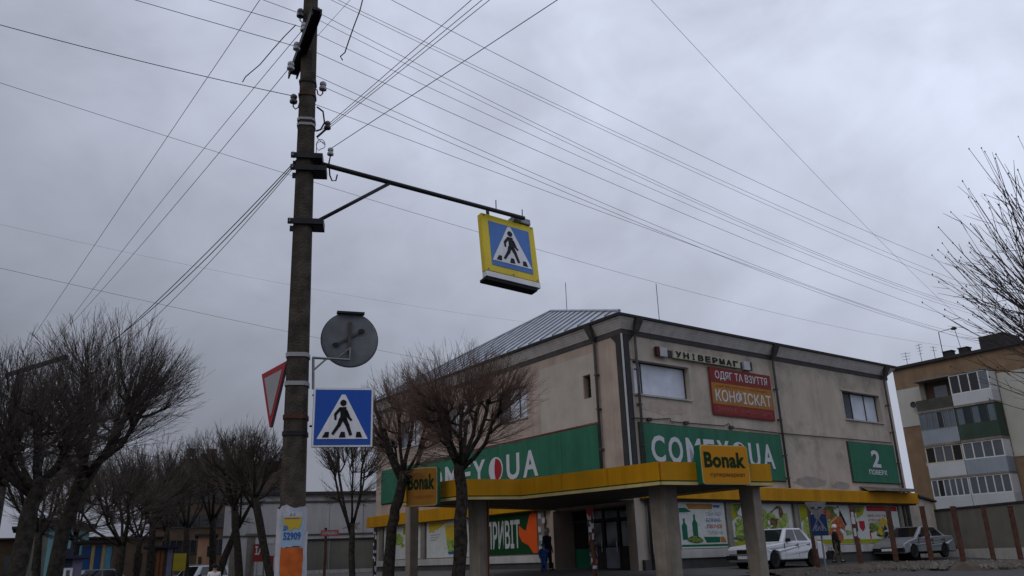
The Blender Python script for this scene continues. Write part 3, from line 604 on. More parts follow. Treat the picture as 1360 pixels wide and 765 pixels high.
# ------------------------------------------------------------------ entrance canopy
ZB, ZT = 3.5, 4.12
def cp(px, py): q = to_st(at_h(px, py, ZB)); return (q[0], q[1])
P1, P2, P3, P4, P5 = cp(533, 671), cp(612, 662.5), cp(692, 662), cp(878, 642.5), cp(1025, 644)
Q5 = (P5[0], -.02); Q1 = (-.02, P1[1] + 1.5)
outl = [P1, P2, P3, P4, P5, Q5, (-.02, -.02), Q1]
can = thing('entrance_canopy', 'yellow-fronted flat canopy on concrete columns in front of the store corner', 'canopy', CORNER, ROT)
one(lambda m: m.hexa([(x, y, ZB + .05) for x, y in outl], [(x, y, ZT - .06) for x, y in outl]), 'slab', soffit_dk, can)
def edge_panels(a, b, i):
    a, b = Vector(a), Vector(b); d = (b - a).normalized(); n = Vector((d.y, -d.x)); L = (b - a).length; k = max(1, round(L / 2.0))
    for j in range(k):
        s, e = a + d * (L * j / k + .006), a + d * (L * (j + 1) / k - .006); m = MB()
        m.hexa([(s.x, s.y, ZB + .075), (e.x, e.y, ZB + .075), (e.x + n.x * .05, e.y + n.y * .05, ZB + .075), (s.x + n.x * .05, s.y + n.y * .05, ZB + .075)], [(s.x, s.y, ZT), (e.x, e.y, ZT), (e.x + n.x * .05, e.y + n.y * .05, ZT), (s.x + n.x * .05, s.y + n.y * .05, ZT)])
        m.build('fascia_panel', yellow_f, can)
    for nm, z0, z1, o, mt in (('trim', ZB - .03, ZB + .06, .075, cream), ('stripe', ZB + .062, ZB + .10, .056, dgreen)):
        m = MB(); m.hexa([(a.x, a.y, z0), (b.x, b.y, z0), (b.x + n.x * o, b.y + n.y * o, z0), (a.x + n.x * o, a.y + n.y * o, z0)], [(a.x, a.y, z1), (b.x, b.y, z1), (b.x + n.x * o, b.y + n.y * o, z1), (a.x + n.x * o, a.y + n.y * o, z1)]); m.build(nm, mt, can)
for i, (a, b) in enumerate(((Q1, P1), (P1, P2), (P2, P3), (P3, P4), (P4, P5), (P5, (P5[0], P5[1] + 4)))): edge_panels(a, b, i)
def column(px, D, sx, sy, label=None):
    q = to_st(at_d(px, 700, D)); x, y = q[0], q[1]; w = st(x, y); z0 = gz(w.x, w.y) - .15
    m = MB(); k = 1.08
    m.hexa([(x - sx / 2 * .96, y - sy / 2 * .96, z0), (x + sx / 2 * .96, y - sy / 2 * .96, z0), (x + sx / 2 * .96, y + sy / 2 * .96, z0), (x - sx / 2 * .96, y + sy / 2 * .96, z0)],
           [(x - sx / 2 * k, y - sy / 2 * k, ZB + .06), (x + sx / 2 * k, y - sy / 2 * k, ZB + .06), (x + sx / 2 * k, y + sy / 2 * k, ZB + .06), (x - sx / 2 * k, y + sy / 2 * k, ZB + .06)])
    o = m.build('column', concrete_col, can, bevel=.03); return (x, y)
column(884, 25.4, .55, .58); column(1001, 27.0, .36, .50); cC = column(636, 28.9, .42, .62); column(547, 30.6, .34, .34)
m = MB(); m.fbox(fR, cC[0] + .12, cC[0] + .16, .8, 3.5, -cC[1] + .325, -cC[1] + .35); m.build('red_pipe', red_b, can)
# box signs on the canopy
def boxsign(label, O3, rot, w, h, th, dim=False):
    g = thing('box_sign', label, 'sign', O3, rot); f = fR
    fb('cabinet', cabgreen, g, f, -w / 2, w / 2, 0, h, -th, 0, bevel=.015, seg=1)
    r = .10; pts = []
    for cx, cz, a0 in ((w / 2 - r, r, -pi / 2), (w / 2 - r, h - r, 0), (-w / 2 + r, h - r, pi / 2), (-w / 2 + r, r, pi)): pts += [(cx + r * cos(a0 + i * pi / 8), cz + r * sin(a0 + i * pi / 8)) for i in range(5)]
    fp('rim', cream, g, f, pts, .002, .012); c = Vector((0, h / 2)); pts2 = [(p[0] * .965, h / 2 + (p[1] - h / 2) * .955) for p in pts]
    fp('face', yellow_s if not dim else orange_dim, g, f, pts2, .014, .02)
    text('Bonak', bon_green, g, f, -w * .44, w * .42, h * .42, h * .82, .022, .03, .035)
    text('супермаркет', orange_dk if dim else brownp, g, f, -w * .34, w * .40, h * .17, h * .28, .022, .028, .0)
    return g
sg = at_d(960, 643, 25.6); a = Vector(P4) ; b = Vector(P5); dd = (b - a); rot_f = ROT + atan2(dd.y, dd.x)
qa = to_st(at_h(929, 645, ZB - .03)); mid = Vector(P4) + dd * .52; nn = Vector((dd.y, -dd.x)).normalized()
c3 = st(mid.x + nn.x * .30, mid.y + nn.y * .30, ZB - .03); boxsign('yellow supermarket box sign on the right front edge of the canopy', c3, rot_f, 1.74, 1.13, .30)
P1v, P2v = Vector(P1), Vector(P2); dd = P2v - P1v; nn = Vector((dd.y, -dd.x)).normalized(); mid = P1v + dd * .24
c3 = at_d(560, 672, 27.4); boxsign('yellow supermarket box sign on the left end of the canopy behind a bare tree', c3, -.28, 1.08, 1.22, .30, True)

# ------------------------------------------------------------------ apartment block on the right
AO = st(35.85, 8.53)
apt = thing('apartment_block', 'five-storey brown brick apartment block with glazed balconies at the right', 'building', AO, ROT)
AU = 24.
bays = [(1.9, 7.05), (13.0, 18.2)]
holes = []
rows = [(10.55, 11.3, 12.62), (8.22, 9.18, 10.40), (5.98, 6.92, 8.05), (3.75, 4.66, 5.85), (1.4, 2.3, 3.6)]
facade('wall', brick_m, fL, 0, AU, .5, 14.0, [(9.6, 11.2, r[1], r[2]) for r in rows] + [(20.5, 22.1, r[1], r[2]) for r in rows], parent=apt)
one(lambda m: (m.face([(0, 0, .5), (11, 0, .5), (11, 0, 14), (0, 0, 14)]), m.face([(0, -AU, .5), (11, -AU, .5), (11, -AU, 14), (0, -AU, 14)]), m.face([(11, 0, .5), (11, -AU, .5), (11, -AU, 14), (11, 0, 14)])), 'wall', brick_m, apt)
for r in rows:
    for u in (9.6, 20.5): window(apt, fL, u, u + 1.6, r[1], r[2], [.5], glass_blue, frame_w, .12, .07)
for u0, u1, z0, z1 in ((.02, 1.86, 9.78, 12.5), (7.1, 9.5, 6.9, 12.4), (11.3, 12.9, 8, 12.5), (.02, 1.86, 1.6, 3.0)): fb('pale_panel', panel_pale, apt, fL, u0, u1, z0, z1, .003, .05)
fb('roof_edge', roof_felt, apt, fL, -.25, AU + .2, 14.0, 14.2, -11.2, .25)
fb('stair_tower', roof_felt, apt, fL, 6.4, 8.05, 14.21, 15.1, -2.5, -.1)
B = 1.15     # balcony depth
def balcony(u0, u1, row, par_m, fr_m, kind, npn, base=None):
    zb, zs, zt = row; b = bpy.data.objects.new('balcony', None); COL.objects.link(b); b.parent = apt
    fb('floor_slab', concrete, b, fL, u0, u1, zb - .12, zb, .06, B)
    m = MB(); m.fbox(fL, u0, u1, zb + .003, zs, B - .06, B); m.fbox(fL, u0, u0 + .05, zb + .003, zs, .06, B - .062); m.fbox(fL, u1 - .05, u1, zb + .003, zs, .06, B - .062); m.build('parapet', par_m, b)
    if kind == 'glazed':
        m = MB(); fr = .07
        for z in (zs + .003, zt - fr): m.fbox(fL, u0, u1, z, z + fr, B - .08, B - .005)
        st_ = (u1 - u0 - fr) / npn
        for i in range(npn + 1): m.fbox(fL, u0 + st_ * i, u0 + st_ * i + fr, zs + fr + .004, zt - fr - .002, B - .08, B - .005)
        m.build('frame', fr_m, b)
        for i in range(npn):
            mt = random.choice([glass_blue, glass_blue, glass_dk, glass_blue])
            fb('pane', mt, b, fL, u0 + st_ * i + fr + .002, u0 + st_ * (i + 1) - .002, zs + fr + .006, zt - fr - .004, B - .05, B - .04)
        fb('side_glazing', fr_m, b, fL, u0, u0 + .04, zs + .003, zt, .06, B - .09); fb('side_glazing', fr_m, b, fL, u1 - .04, u1, zs + .003, zt, .06, B - .09)
        fb('balcony_roof', concrete, b, fL, u0 - .03, u1 + .03, zt + .003, zt + .09, .06, B + .05)
    else:
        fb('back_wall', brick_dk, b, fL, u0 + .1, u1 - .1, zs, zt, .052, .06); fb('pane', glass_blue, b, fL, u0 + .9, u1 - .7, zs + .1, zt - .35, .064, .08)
        fb('divider', concrete, b, fL, u0 + .002, u0 + .35, zs + .003, zt, .065, .3); fb('balcony_roof', concrete, b, fL, u0, u1, zt + .003, zt + .1, .06, B)
for k, (u0, u1) in enumerate(bays):
    md = (u0 + u1) / 2 - .05
    spec = [[(balc_dark, frame_dk, 'open', 0), (balc_white, frame_w, 'glazed', 4)], [(balc_blue, steel_gy, 'glazed', 6), (balc_green, balc_green, 'glazed', 5)],
            [(balc_white, M('frame_cream', (.48, .45, .36), .7), 'glazed', 4), (balc_blue, frame_w, 'glazed', 4)], [(balc_white, frame_w, 'glazed', 6), (balc_white, frame_w, 'glazed', 5)], [(balc_white, frame_w, 'glazed', 4), (balc_white, frame_w, 'glazed', 4)]]
    for r, sp in zip(rows, spec):
        balcony(u0, md - .02, r, *sp[0]); balcony(md + .02, u1, r, *sp[1])
# small flat things on its wall
for i, (u, z) in enumerate(((1.35, 11.2), (1.7, 7.0))):
    t = thing('satellite_dish', ('small satellite dish on the pale panel of the apartment block', 'small white satellite dish lower on the brick wall of the apartment block')[i], 'satellite dish', AO + RV * 0 - LV * u + Vector((0, 0, z)), ROT - pi / 2)
    one(lambda m: m.lathe([(.02, -.45), (.17, -.465), (.23, -.52), (.225, -.53), (.16, -.48), (.02, -.465)], axis='y', k=14), 'dish', white_soft if i else frame_dk, t)
    one(lambda m: m.tube([(0, .0, -.15), (0, -.3, -.12), (0, -.46, 0)], .03, 6), 'arm', steel_dk, t)
for i, (u, h, ar, lb) in enumerate(((.9, 1.1, 3, 'leftmost short television aerial on the apartment roof'), (2.0, 1.5, 4, 'second television aerial from the left on the apartment roof'), (3.0, 1.1, 2, 'third short aerial on the apartment roof, left of the lamp pole'))):
    P = AO - LV * u + RV * .6; aerial('antenna', lb, (P.x, P.y, 14.2), h, .018, ar)
t = thing('roof_lamp_pole', 'thin pole with a horizontal arm and dark lamp on the apartment roof', 'lamp', AO - LV * 3.6 + RV * .6 + Vector((0, 0, 14.2)), ROT - pi / 2)
one(lambda m: m.tube([(0, 0, -.2), (0, 0, 2.0), (1.0, 0, 2.05)], .03, 5), 'pole', dark_metal, t); one(lambda m: m.lathe([(.05, 2.15), (.18, 2.05), (.2, 1.95), (.05, 1.9)], (1.1, 0, 0)), 'lamp_head', dark_metal, t); one(lambda m: m.tube([(1.15, 0, 1.95), (1.35, 0, 0)], .02, 4), 'stay', dark_metal, t)
for u, w_ in ((3.9, .5), (5.0, .6)):
    o = one(lambda m: (m.box(-w_ / 2, w_ / 2, -.3, .3, 0, .5), m.box(-w_ / 2 - .06, w_ / 2 + .06, -.36, .36, .503, .56)), 'roof_vent', roof_felt, None); P = AO - LV * u + RV * .9; o.location = (P.x, P.y, 14.2); o.rotation_euler = (0, 0, ROT)
    tag(o, ('smaller' if w_ < .55 else 'larger') + ' dark vent block on the apartment roof edge', 'vent')

# concrete boundary wall at the right, in front of the block
def panel_wall(name, label, A, Bp, ztop, mat, n, th=.2, cap=True, cat='wall'):
    A, Bp = Vector(A), Vector(Bp); d = (Bp - A); L = d.length; t = thing(name, label, cat, (A.x, A.y, 0), atan2(d.y, d.x))
    for i in range(n):
        a, b = L * i / n + .01, L * (i + 1) / n - .01; m = MB(); m.box(a, b, -th / 2, th / 2, -.2, ztop); m.build('panel', mat, t)
    if cap: one(lambda m: m.box(-.05, L + .05, -th / 2 - .06, th / 2 + .06, ztop + .003, ztop + .10), 'coping', roof_felt, t)
    return t
wa, wb = at_d(1237, 690, 52), at_d(1420, 682, 44)
panel_wall('boundary_wall', 'long grey concrete boundary wall below the apartment balconies', wa.xy, wb.xy, 3.35, fence_conc, 6)
wa2, wb2 = at_d(1234, 690, 51), at_d(1425, 682, 43)
panel_wall('low_kerb_wall', 'low pale kerb wall running along the foot of the boundary wall', wa2.xy, wb2.xy, 1.38, pale_stone, 8, .25, False)

# ------------------------------------------------------------------ earth bank, rubble and rusty posts
def gq(px, D): p = at_d(px, 720, D); return Vector((p.x, p.y))
bankpts = [gq(1010, 29.5), gq(1076, 31), gq(1134, 32.2), gq(1181, 33.4), gq(1228, 34.4), gq(1270, 33.8), gq(1310, 35.0), gq(1346, 36), gq(1420, 37.5), gq(1520, 39)]
m = MB(); prof = [(-1.1, -.12), (-.7, .10), (-.35, .26), (0, .30), (.4, .24), (.9, .06), (1.2, -.12)]
for i, p in enumerate(bankpts):
    d = (bankpts[min(i + 1, len(bankpts) - 1)] - bankpts[max(i - 1, 0)]).normalized(); n = Vector((-d.y, d.x))
    for o, h in prof: q = p + n * o; m.v.append((q.x, q.y, gz(q.x, q.y) + h * (.35 + .65 * min(1, i / 2)) + random.uniform(-.02, .02)))
k = len(prof)
for i in range(len(bankpts) - 1):
    for j in range(k - 1): a = i * k + j; m.f.append((a, a + 1, a + k + 1, a + k))
structure(m.build('earth_bank', earth, smooth=True))
m = MB(); rd = random.Random(11)
for _ in range(900):
    i = rd.randrange(len(bankpts) - 1); t = rd.random(); p = bankpts[i].lerp(bankpts[i + 1], t); d = (bankpts[i + 1] - bankpts[i]).normalized(); n = Vector((-d.y, d.x))
    o = rd.uniform(-1.0, .5); q = p + n * o; s = rd.uniform(.02, .075) * (1.6 if rd.random() < .08 else 1); h = .26 - .2 * abs(o + .1)
    z = gz(q.x, q.y) + max(0, h) * (.35 + .65 * min(1, i / 2)); a = rd.uniform(0, 6)
    b = [(q.x + s * cos(a + w) * rd.uniform(.7, 1.3), q.y + s * sin(a + w) * rd.uniform(.7, 1.3), z - .03) for w in (0, 1.3, 2.7, 4.0, 5.2)]
    m.hexa(b, [(x * .45 + q.x * .55, y * .45 + q.y * .55, z + s * rd.uniform(.5, 1.1)) for x, y, _z in b])
tag(m.build('rubble', stone_m), 'broken stones and rubble scattered along the earth bank', 'rubble', kind='stuff')
posts = [(1076, 31, 'leftmost post of the row, wrapped with faded yellow paper, behind the blue crossing sign', 1), (1134, 32.2, 'rusty post with torn white notices between the crossing sign and the silver car', 1), (1181, 33.4, 'leaning rusty steel post in front of the silver car bonnet', 0),
         (1228, 34.4, 'rusty steel post in front of the silver car rear door', 0), (1270, 33.8, 'first rusty steel post right of the silver car', 0), (1310, 35.0, 'second rusty steel post right of the silver car', 0), (1346, 36, 'rightmost rusty steel post of the row at the frame edge', 0)]
for px, D, lb, pp in posts:
    p = gq(px + 5, D); z = gz(p.x, p.y) + .1; top = at_d(px, 673, D); t = thing('rusty_post', lb, 'post', (p.x, p.y, z), ROT + random.uniform(-.2, .2), 'rusty posts along the bank')
    h = top.z - z; lean = random.uniform(-.03, .03)
    one(lambda m: m.hexa([(-.07, -.07, -.3), (.07, -.07, -.3), (.07, .07, -.3), (-.07, .07, -.3)], [(-.07 + lean, -.07, h), (.07 + lean, -.07, h), (.07 + lean, .07, h), (-.07 + lean, .07, h)]), 'shaft', rust, t, bevel=.01, seg=1)
    one(lambda m: m.box(-.085 + lean, .085 + lean, -.085, .085, h + .002, h + .02), 'cap_plate', rust, t)
    if pp:
        rq = random.Random(px)
        for i in range(8):
            w, hh_ = rq.uniform(.06, .125), rq.uniform(.08, .34); zz_ = h - rq.uniform(.3, 1.5); xo = lean * .6 + rq.uniform(-.015, .015); side = rq.random() < .65
            mt = rq.choice([paper, paper, paper, paper_y, grey_p] if px < 1100 else [paper, paper, grey_p, paper, red_dim])
            if side: one(lambda m: m.box(xo - w / 2, xo + w / 2, -.078 - .001 * i, -.072, zz_, zz_ + hh_), 'notice', mt, t)
            else: one(lambda m: m.box(xo - .078 - .001 * i, xo - .072, -w / 2, w / 2, zz_, zz_ + hh_), 'notice', mt, t)
# papered post at the entrance
p = at_d(787, 700, 27.0); z = gz(p.x, p.y)
t = thing('papered_post', 'thin post covered in torn red and white notices in front of the entrance', 'post', (p.x, p.y, z), .3)
top = at_d(782, 676, 27.0).z - z
one(lambda m: m.tube([(0, 0, -.2), (-.06, 0, top)], .075, 10), 'shaft', rust, t)
rq = random.Random(5)
for i in range(46):
    a_ = rq.uniform(0, 2 * pi); w, hh_ = rq.uniform(.05, .12), rq.uniform(.07, .22); zz_ = rq.uniform(.3, top - .25); x = -.06 * zz_ / top; tl_ = rq.uniform(-.12, .12)
    mt = rq.choices([paper, red_dim, paper_b, grey_p, paper_y], [10, 3, 1, 3, 1])[0]; R_ = .079 + .0007 * i; ca, sa = cos(a_), sin(a_)
    m = MB(); q4 = [(-w / 2, 0), (w / 2, tl_ * w), (w / 2, hh_ + tl_ * w), (-w / 2, hh_)]
    m.hexa([(x + R_ * ca - u * sa, R_ * sa + u * ca, zz_ + v) for u, v in q4], [(x + (R_ + .002) * ca - u * sa, (R_ + .002) * sa + u * ca, zz_ + v) for u, v in q4]); m.build('notice', mt, t)
fbx = one(lambda m: m.box(-.06 - .09, -.06 + .09, -.09, .09, top - .22, top + .02), 'top_box', red_b, t)

# ------------------------------------------------------------------ pedestrian pictogram
def pictogram(par, f, s, d, tri_m, man_m, ox=0, oz=0, mir=1):
    T = lambda pts: [(ox + mir * x * s, oz + z * s) for x, z in pts]
    fp('triangle', tri_m, par, f, T([(-.41, -.33), (.41, -.33), (.03, .40), (-.03, .40)]), d, d + .003)
    e0, e1 = d + .005, d + .008
    for pts in (disc(.0, .235, .048, 14), [(-.05, .17), (.045, .175), (.065, .05), (.045, -.03), (-.045, -.02), (-.04, .06)], stroke((-.035, .16), (-.115, .06), .022), stroke((-.115, .075), (-.11, -.02), .020, .016), stroke((.045, .12), (.085, .02), .022), stroke((.075, .03), (.13, -.03), .02, .016),
                stroke((-.02, .0), (-.065, -.12), .035, .026), stroke((-.06, -.10), (-.15, -.235), .026, .02), stroke((.02, .0), (.075, -.11), .036, .028), stroke((.07, -.10), (.125, -.25), .027, .022)):
        fp('figure', man_m, par, f, T([(x * 1.08, (z + .03) * 1.10 - .03) for x, z in pts]), e0, e1)
    for x in (-.27, .0, .27): k = x * .25; fp('stripe', man_m, par, f, T([(x - .055, -.305), (x + .05, -.305), (x + .035 - k * .3, -.215), (x - .025 - k * .3, -.215)]), e0, e1)

# ------------------------------------------------------------------ the utility pole
PD = 9.9
base = at_d(385.5, 765, PD); topP = at_d(413, 0, PD); az_p = atan2(base.x, base.y)
PROT = -az_p - .10
slope = (topP - base) / (topP.z - base.z)
PB = Vector((base.x, base.y, 0)) - Vector((slope.x, slope.y, 0)) * base.z; PB.z = 0
def pole_c(z): return PB + Vector((slope.x * z, slope.y * z, z))
pole = thing('utility_pole', 'tall dark concrete utility pole carrying road signs and many wires', 'utility pole', PB, PROT)
IR = Matrix.Rotation(-PROT, 4, 'Z')
def pl(P): return IR @ (Vector(P) - PB)
def pcz(z): q = pl(pole_c(z)); return q
def half(z): return (.30 - .0125 * z) / 2, (.27 - .0100 * z) / 2
m = MB(); ring_n = None; zs_ = [-.5] + [i * .6 for i in range(0, 19)]
for z in zs_:
    c = pcz(max(z, 0)); a, b = half(z); ch = .045
    for x, y in ((-a + ch, -b), (a - ch, -b), (a, -b + ch), (a, b - ch), (a - ch, b), (-a + ch, b), (-a, b - ch), (-a, -b + ch)): m.v.append((c.x + x, c.y + y, z))
for i in range(len(zs_) - 1):
    for j in range(8): j2 = (j + 1) % 8; m.f.append((i * 8 + j, i * 8 + j2, i * 8 + 8 + j2, i * 8 + 8 + j))
m.f.append(tuple(range(len(zs_) * 8 - 8, len(zs_) * 8))); m.build('shaft', pole_m, pole)
def band(z, h, mat, grow=.012, name='band', parent=None):
    m = MB(); lo, hi = [], []
    for zz, L_ in ((z, lo), (z + h, hi)):
        c = pcz(zz); a, b = half(zz); a += grow; b += grow; ch = .045
        L_ += [(c.x + x, c.y + y, zz) for x, y in ((-a + ch, -b), (a - ch, -b), (a, -b + ch), (a, b - ch), (a - ch, b), (-a + ch, b), (-a, b - ch), (-a, -b + ch))]
    m.hexa(lo, hi); return m.build(name, mat, parent or pole)
def zp(px, py): return at_d(px, py, PD).z
for py, mt in ((131, rust), (164, sign_wg), (171, sign_wg), (113, steel_dk)): band(zp(410, py), .035, mt)
# top crossarm (steel channel seen end-on from below, running along the road)
ca_z = zp(405, 40); c0 = at_d(388, 98, PD - .15); c1 = at_d(420, 22, PD - .15)
def beam(m, a, b, w, h):
    a, b = Vector(a), Vector(b); d = (b - a).normalized(); s = d.cross(Vector((0, 0, 1))).normalized() * w / 2; u = s.cross(d).normalized() * h / 2
    m.hexa([a - s - u, a + s - u, a + s + u, a - s + u], [b - s - u, b + s - u, b + s + u, b - s + u])
# crossarm: horizontal in the place, pointing towards the camera at its lower-left end
zc0 = zp(405, 45)
A0 = at_h(389, 97, zc0); A1 = at_h(421, 14, zc0)
zc0 = at_d(405, 57, PD - .24).z; A0 = at_h(389, 98, zc0); A1 = at_h(421, 12, zc0)
one(lambda m: (beam(m, pl(A0), pl(A1), .13, .03), beam(m, pl(A0) + Vector((-.055, 0, -.05)), pl(A1) + Vector((-.055, 0, -.05)), .02, .07), beam(m, pl(A0) + Vector((.055, 0, -.05)), pl(A1) + Vector((.055, 0, -.05)), .02, .07)), 'crossarm', steel_dk, pole)
def insulator(px, py, D, mat, par=None, size=1., up=True, hook=True, side=1):
    P = pl(at_d(px, py, D)); m = MB(); s = size
    m.lathe([(.018 * s, -.055 * s), (.05 * s, -.05 * s), (.052 * s, -.02 * s), (.034 * s, -.01 * s), (.034 * s, .01 * s), (.045 * s, .02 * s), (.045 * s, .05 * s), (.028 * s, .07 * s), (.01 * s, .072 * s)], P, 'z', 10)
    o = m.build('insulator', mat, pole, smooth=False)
    if hook:
        c = pcz(P.z - .05); pts = [P + Vector((0, 0, -.05 * s)), P + Vector((0, 0, -.11 * s)), P + Vector((-.03 * side, 0, -.145 * s)), P + Vector((-.065 * side, 0, -.12 * s)), P + Vector((-.075 * side, 0, -.06 * s))]
        q = Vector((c.x, c.y, pts[-1].z + .03)); pts.append(pts[-1].lerp(q, .5) + Vector((0, 0, .02))); pts.append(q)
        one(lambda m: m.tube(pts, .009, 6), 'hook', steel_dk, o)
    return at_d(px, py, D)
I = {}
I['a'] = insulator(399, 18, PD - .1, porcelain_dk, side=-1); I['b'] = insulator(404, 37, PD - .2, porcelain, hook=False); I['c'] = insulator(394, 62, PD - .35, porcelain, hook=False, size=.9)
I['d'] = insulator(386, 88, PD - .55, porcelain, hook=False, size=.9); I['e'] = insulator(421, 16, PD + .1, porcelain, hook=False)
I['f'] = insulator(390, 132, PD, porcelain_dk, side=-1); I['g'] = insulator(429, 115, PD, porcelain, side=1)
I['h'] = insulator(435, 167, PD, porcelain_dk, hook=False, size=.9); I['i'] = insulator(439, 202, PD, porcelain, hook=False, size=.85)
one(lambda m: m.tube([pl(at_d(439, 206, PD)), pl(at_d(437, 216, PD))], .009, 6), 'pin', steel_dk, pole)
# cable stand-off bracket and loops
one(lambda m: m.tube([pl(at_d(421, 142, PD)), pl(at_d(429, 148, PD)), pl(at_d(431, 163, PD)), pl(at_d(426, 172, PD)), pl(at_d(420, 174, PD))], .012, 6), 'bracket', steel_dk, pole)
one(lambda m: m.tube([pl(at_d(421, 182, PD)), pl(at_d(428, 176, PD)), pl(at_d(436, 168, PD))], .016, 6), 'bracket', steel_dk, pole)
cx_, cy_ = 426, 193
one(lambda m: m.tube([pl(at_d(421, 183, PD))] + [pl(at_d(cx_ + 6 * cos(a * .6), cy_ - 8 * sin(a * .6) * (1 if a < 8 else .6), PD)) for a in range(0, 16)] + [pl(at_d(420, 203, PD))], .0045, 4), 'cable_loop', wire_m, pole)
# yoke brackets carrying the arm
def yoke(py, w, nm='clamp'):
    z = zp(404, py); c = pcz(z); a, b = half(z)
    m = MB(); m.box(c.x - a - .06, c.x + a + w, c.y - b - .035, c.y - b - .005, z - .035, z + .035); m.box(c.x - a - .06, c.x + a + w * .5, c.y + b + .005, c.y + b + .035, z - .035, z + .035)
    m.box(c.x + a + .01, c.x + a + w, c.y - b - .004, c.y + b + .004, z - .05, z + .05); m.build(nm, steel_dk, pole)
    m = MB()
    for q in (-1, 1): m.lathe([(.012, 0), (.012, .09)], (c.x - a - .03, c.y - b - .07, z + .015 * q), 'y', 6)
    m.build('bolt', steel_gy, pole)
yoke(212, .12); yoke(228, .17); yoke(299, .15)
hk = [pl(at_d(x, y, PD)) for x, y in ((437, 215), (438, 233), (441, 240), (446, 240), (448, 232))]
one(lambda m: m.tube(hk, .010, 6), 'hook', steel_dk, pole)
for py, mt in ((476, sign_wg), (514, sign_wg), (558, rust), (580, steel_dk)): band(zp(393, py), .05, mt)

# cantilever arm
AZ0 = at_d(431, 219, PD - .02); armz = AZ0.z
arm = thing('cantilever_gantry', 'black steel tube arm with a diagonal brace reaching out from the pole', 'gantry', AZ0, ROT)
AIR = Matrix.Rotation(-ROT, 4, 'Z')
def al(P): return AIR @ (Vector(P) - AZ0)
eP = onp(696, 290, AZ0, Vector((RV.y, -RV.x, 0))); e = al(eP); bP = al(onp(518, 242, AZ0, Vector((RV.y, -RV.x, 0)))); lo = al(onp(420, 296, AZ0, Vector((RV.y, -RV.x, 0))))
one(lambda m: m.tube([(-.06, 0, 0), (e.x, 0, e.z)], .033, 10), 'arm_tube', steel_dk, arm, smooth=True)
one(lambda m: m.tube([(lo.x - .02, 0, lo.z), (bP.x, 0, bP.x / e.x * e.z - .01)], .024, 8), 'brace', steel_dk, arm, smooth=True)
one(lambda m: (m.tube([(e.x - .52, 0, e.z - .02), (e.x - .52, 0, e.z + .18)], .008, 5), m.tube([(e.x - .03, 0, e.z - .02), (e.x - .03, 0, e.z + .14)], .008, 5)), 'tie_bolt', steel_dk, arm)
# overhead crossing sign
tl, tr_, br_, bl_ = [al(onp(x, y, AZ0, Vector((RV.y, -RV.x, 0)))) for x, y in ((638, 279), (708, 297), (717, 377), (647, 364))]
W_ = (tr_.x - tl.x + br_.x - bl_.x) / 2; H_ = (tl.z - bl_.z + tr_.z - br_.z) / 2; cxs = (tl.x + tr_.x + br_.x + bl_.x) / 4; czs = (tl.z + tr_.z + br_.z + bl_.z) / 4
print('overhead sign', W_, H_, 'arm', e, 'tilt', tl.x - bl_.x)
SP = AZ0 + RV * cxs + Vector((0, 0, czs))
os_ = thing('crossing_sign', 'overhead blue pedestrian crossing sign in a yellow box frame hanging from the arm', 'road sign', SP, ROT); os_.rotation_euler = (-.15, .03, ROT)
w2, h2 = .49, H_ / 2
fb('cabinet', sign_y, os_, fR, -w2, w2, -h2, h2, -.11, .0, bevel=.012, seg=1)
fb('field', sign_b2, os_, fR, -w2 * .76, w2 * .76, -h2 * .76, h2 * .76, .002, .006)
pictogram(os_, fR, 2 * w2 * .90, .008, sign_w, sign_k)
fb('lamp_strip', sign_w, os_, fR, -w2, w2, -h2 - .085, -h2 - .004, -.10, .0)
one(lambda m: (m.fbox(fR, -w2 - .01, w2 - .05, -h2 - .14, -h2 - .09, -.17, -.02)), 'lamp_housing', sign_k, os_, bevel=.01)
one(lambda m: (m.fbox(fR, .10, .42, h2 + .0, h2 + .10, -.13, .03)), 'junction_box', steel_gy, os_, bevel=.01)
one(lambda m: (m.fbox(fR, -.33, -.29, h2 + .002, h2 + .12, -.09, -.06), m.fbox(fR, .44, .47, h2 + .002, h2 + .08, -.09, -.06)), 'hanger', steel_dk, os_)

for bx, bz in ((-.9, .93), (.9, .93), (-.9, -.93), (.9, -.93), (0, -.93)): one(lambda m: m.lathe([(.012, -.012), (.012, -.003), (.006, 0)], (w2 * bx, 0, h2 * bz), 'y', 6), 'bolt', steel_gy, os_)
# blue crossing sign on the pole
bc = at_d(455.5, 554, PD - .28); bs = thing('crossing_sign', 'square blue pedestrian crossing sign fixed low on the pole', 'road sign', bc, -az_p - .06)
s_ = .345
fb('plate', steel_back, bs, fR, -s_, s_, -s_, s_, -.03, .0, bevel=.01)
fb('border', sign_w, bs, fR, -s_ + .004, s_ - .004, -s_ + .004, s_ - .004, .001, .003); fb('field', sign_b, bs, fR, -s_ + .025, s_ - .025, -s_ + .025, s_ - .025, .004, .006)
pictogram(bs, fR, 2 * s_ * 1.02, .008, sign_w, sign_k, 0, -.02)
bl = lambda P: Matrix.Rotation(az_p + .06, 4, 'Z') @ (Vector(P) - bc)
one(lambda m: (m.tube([bl(at_d(416, 525, PD)), bl(at_d(424, 524, PD - .22))], .014, 6), m.tube([bl(at_d(412, 566, PD)), bl(at_d(424, 566, PD - .22))], .014, 6)), 'mount', steel_dk, bs)
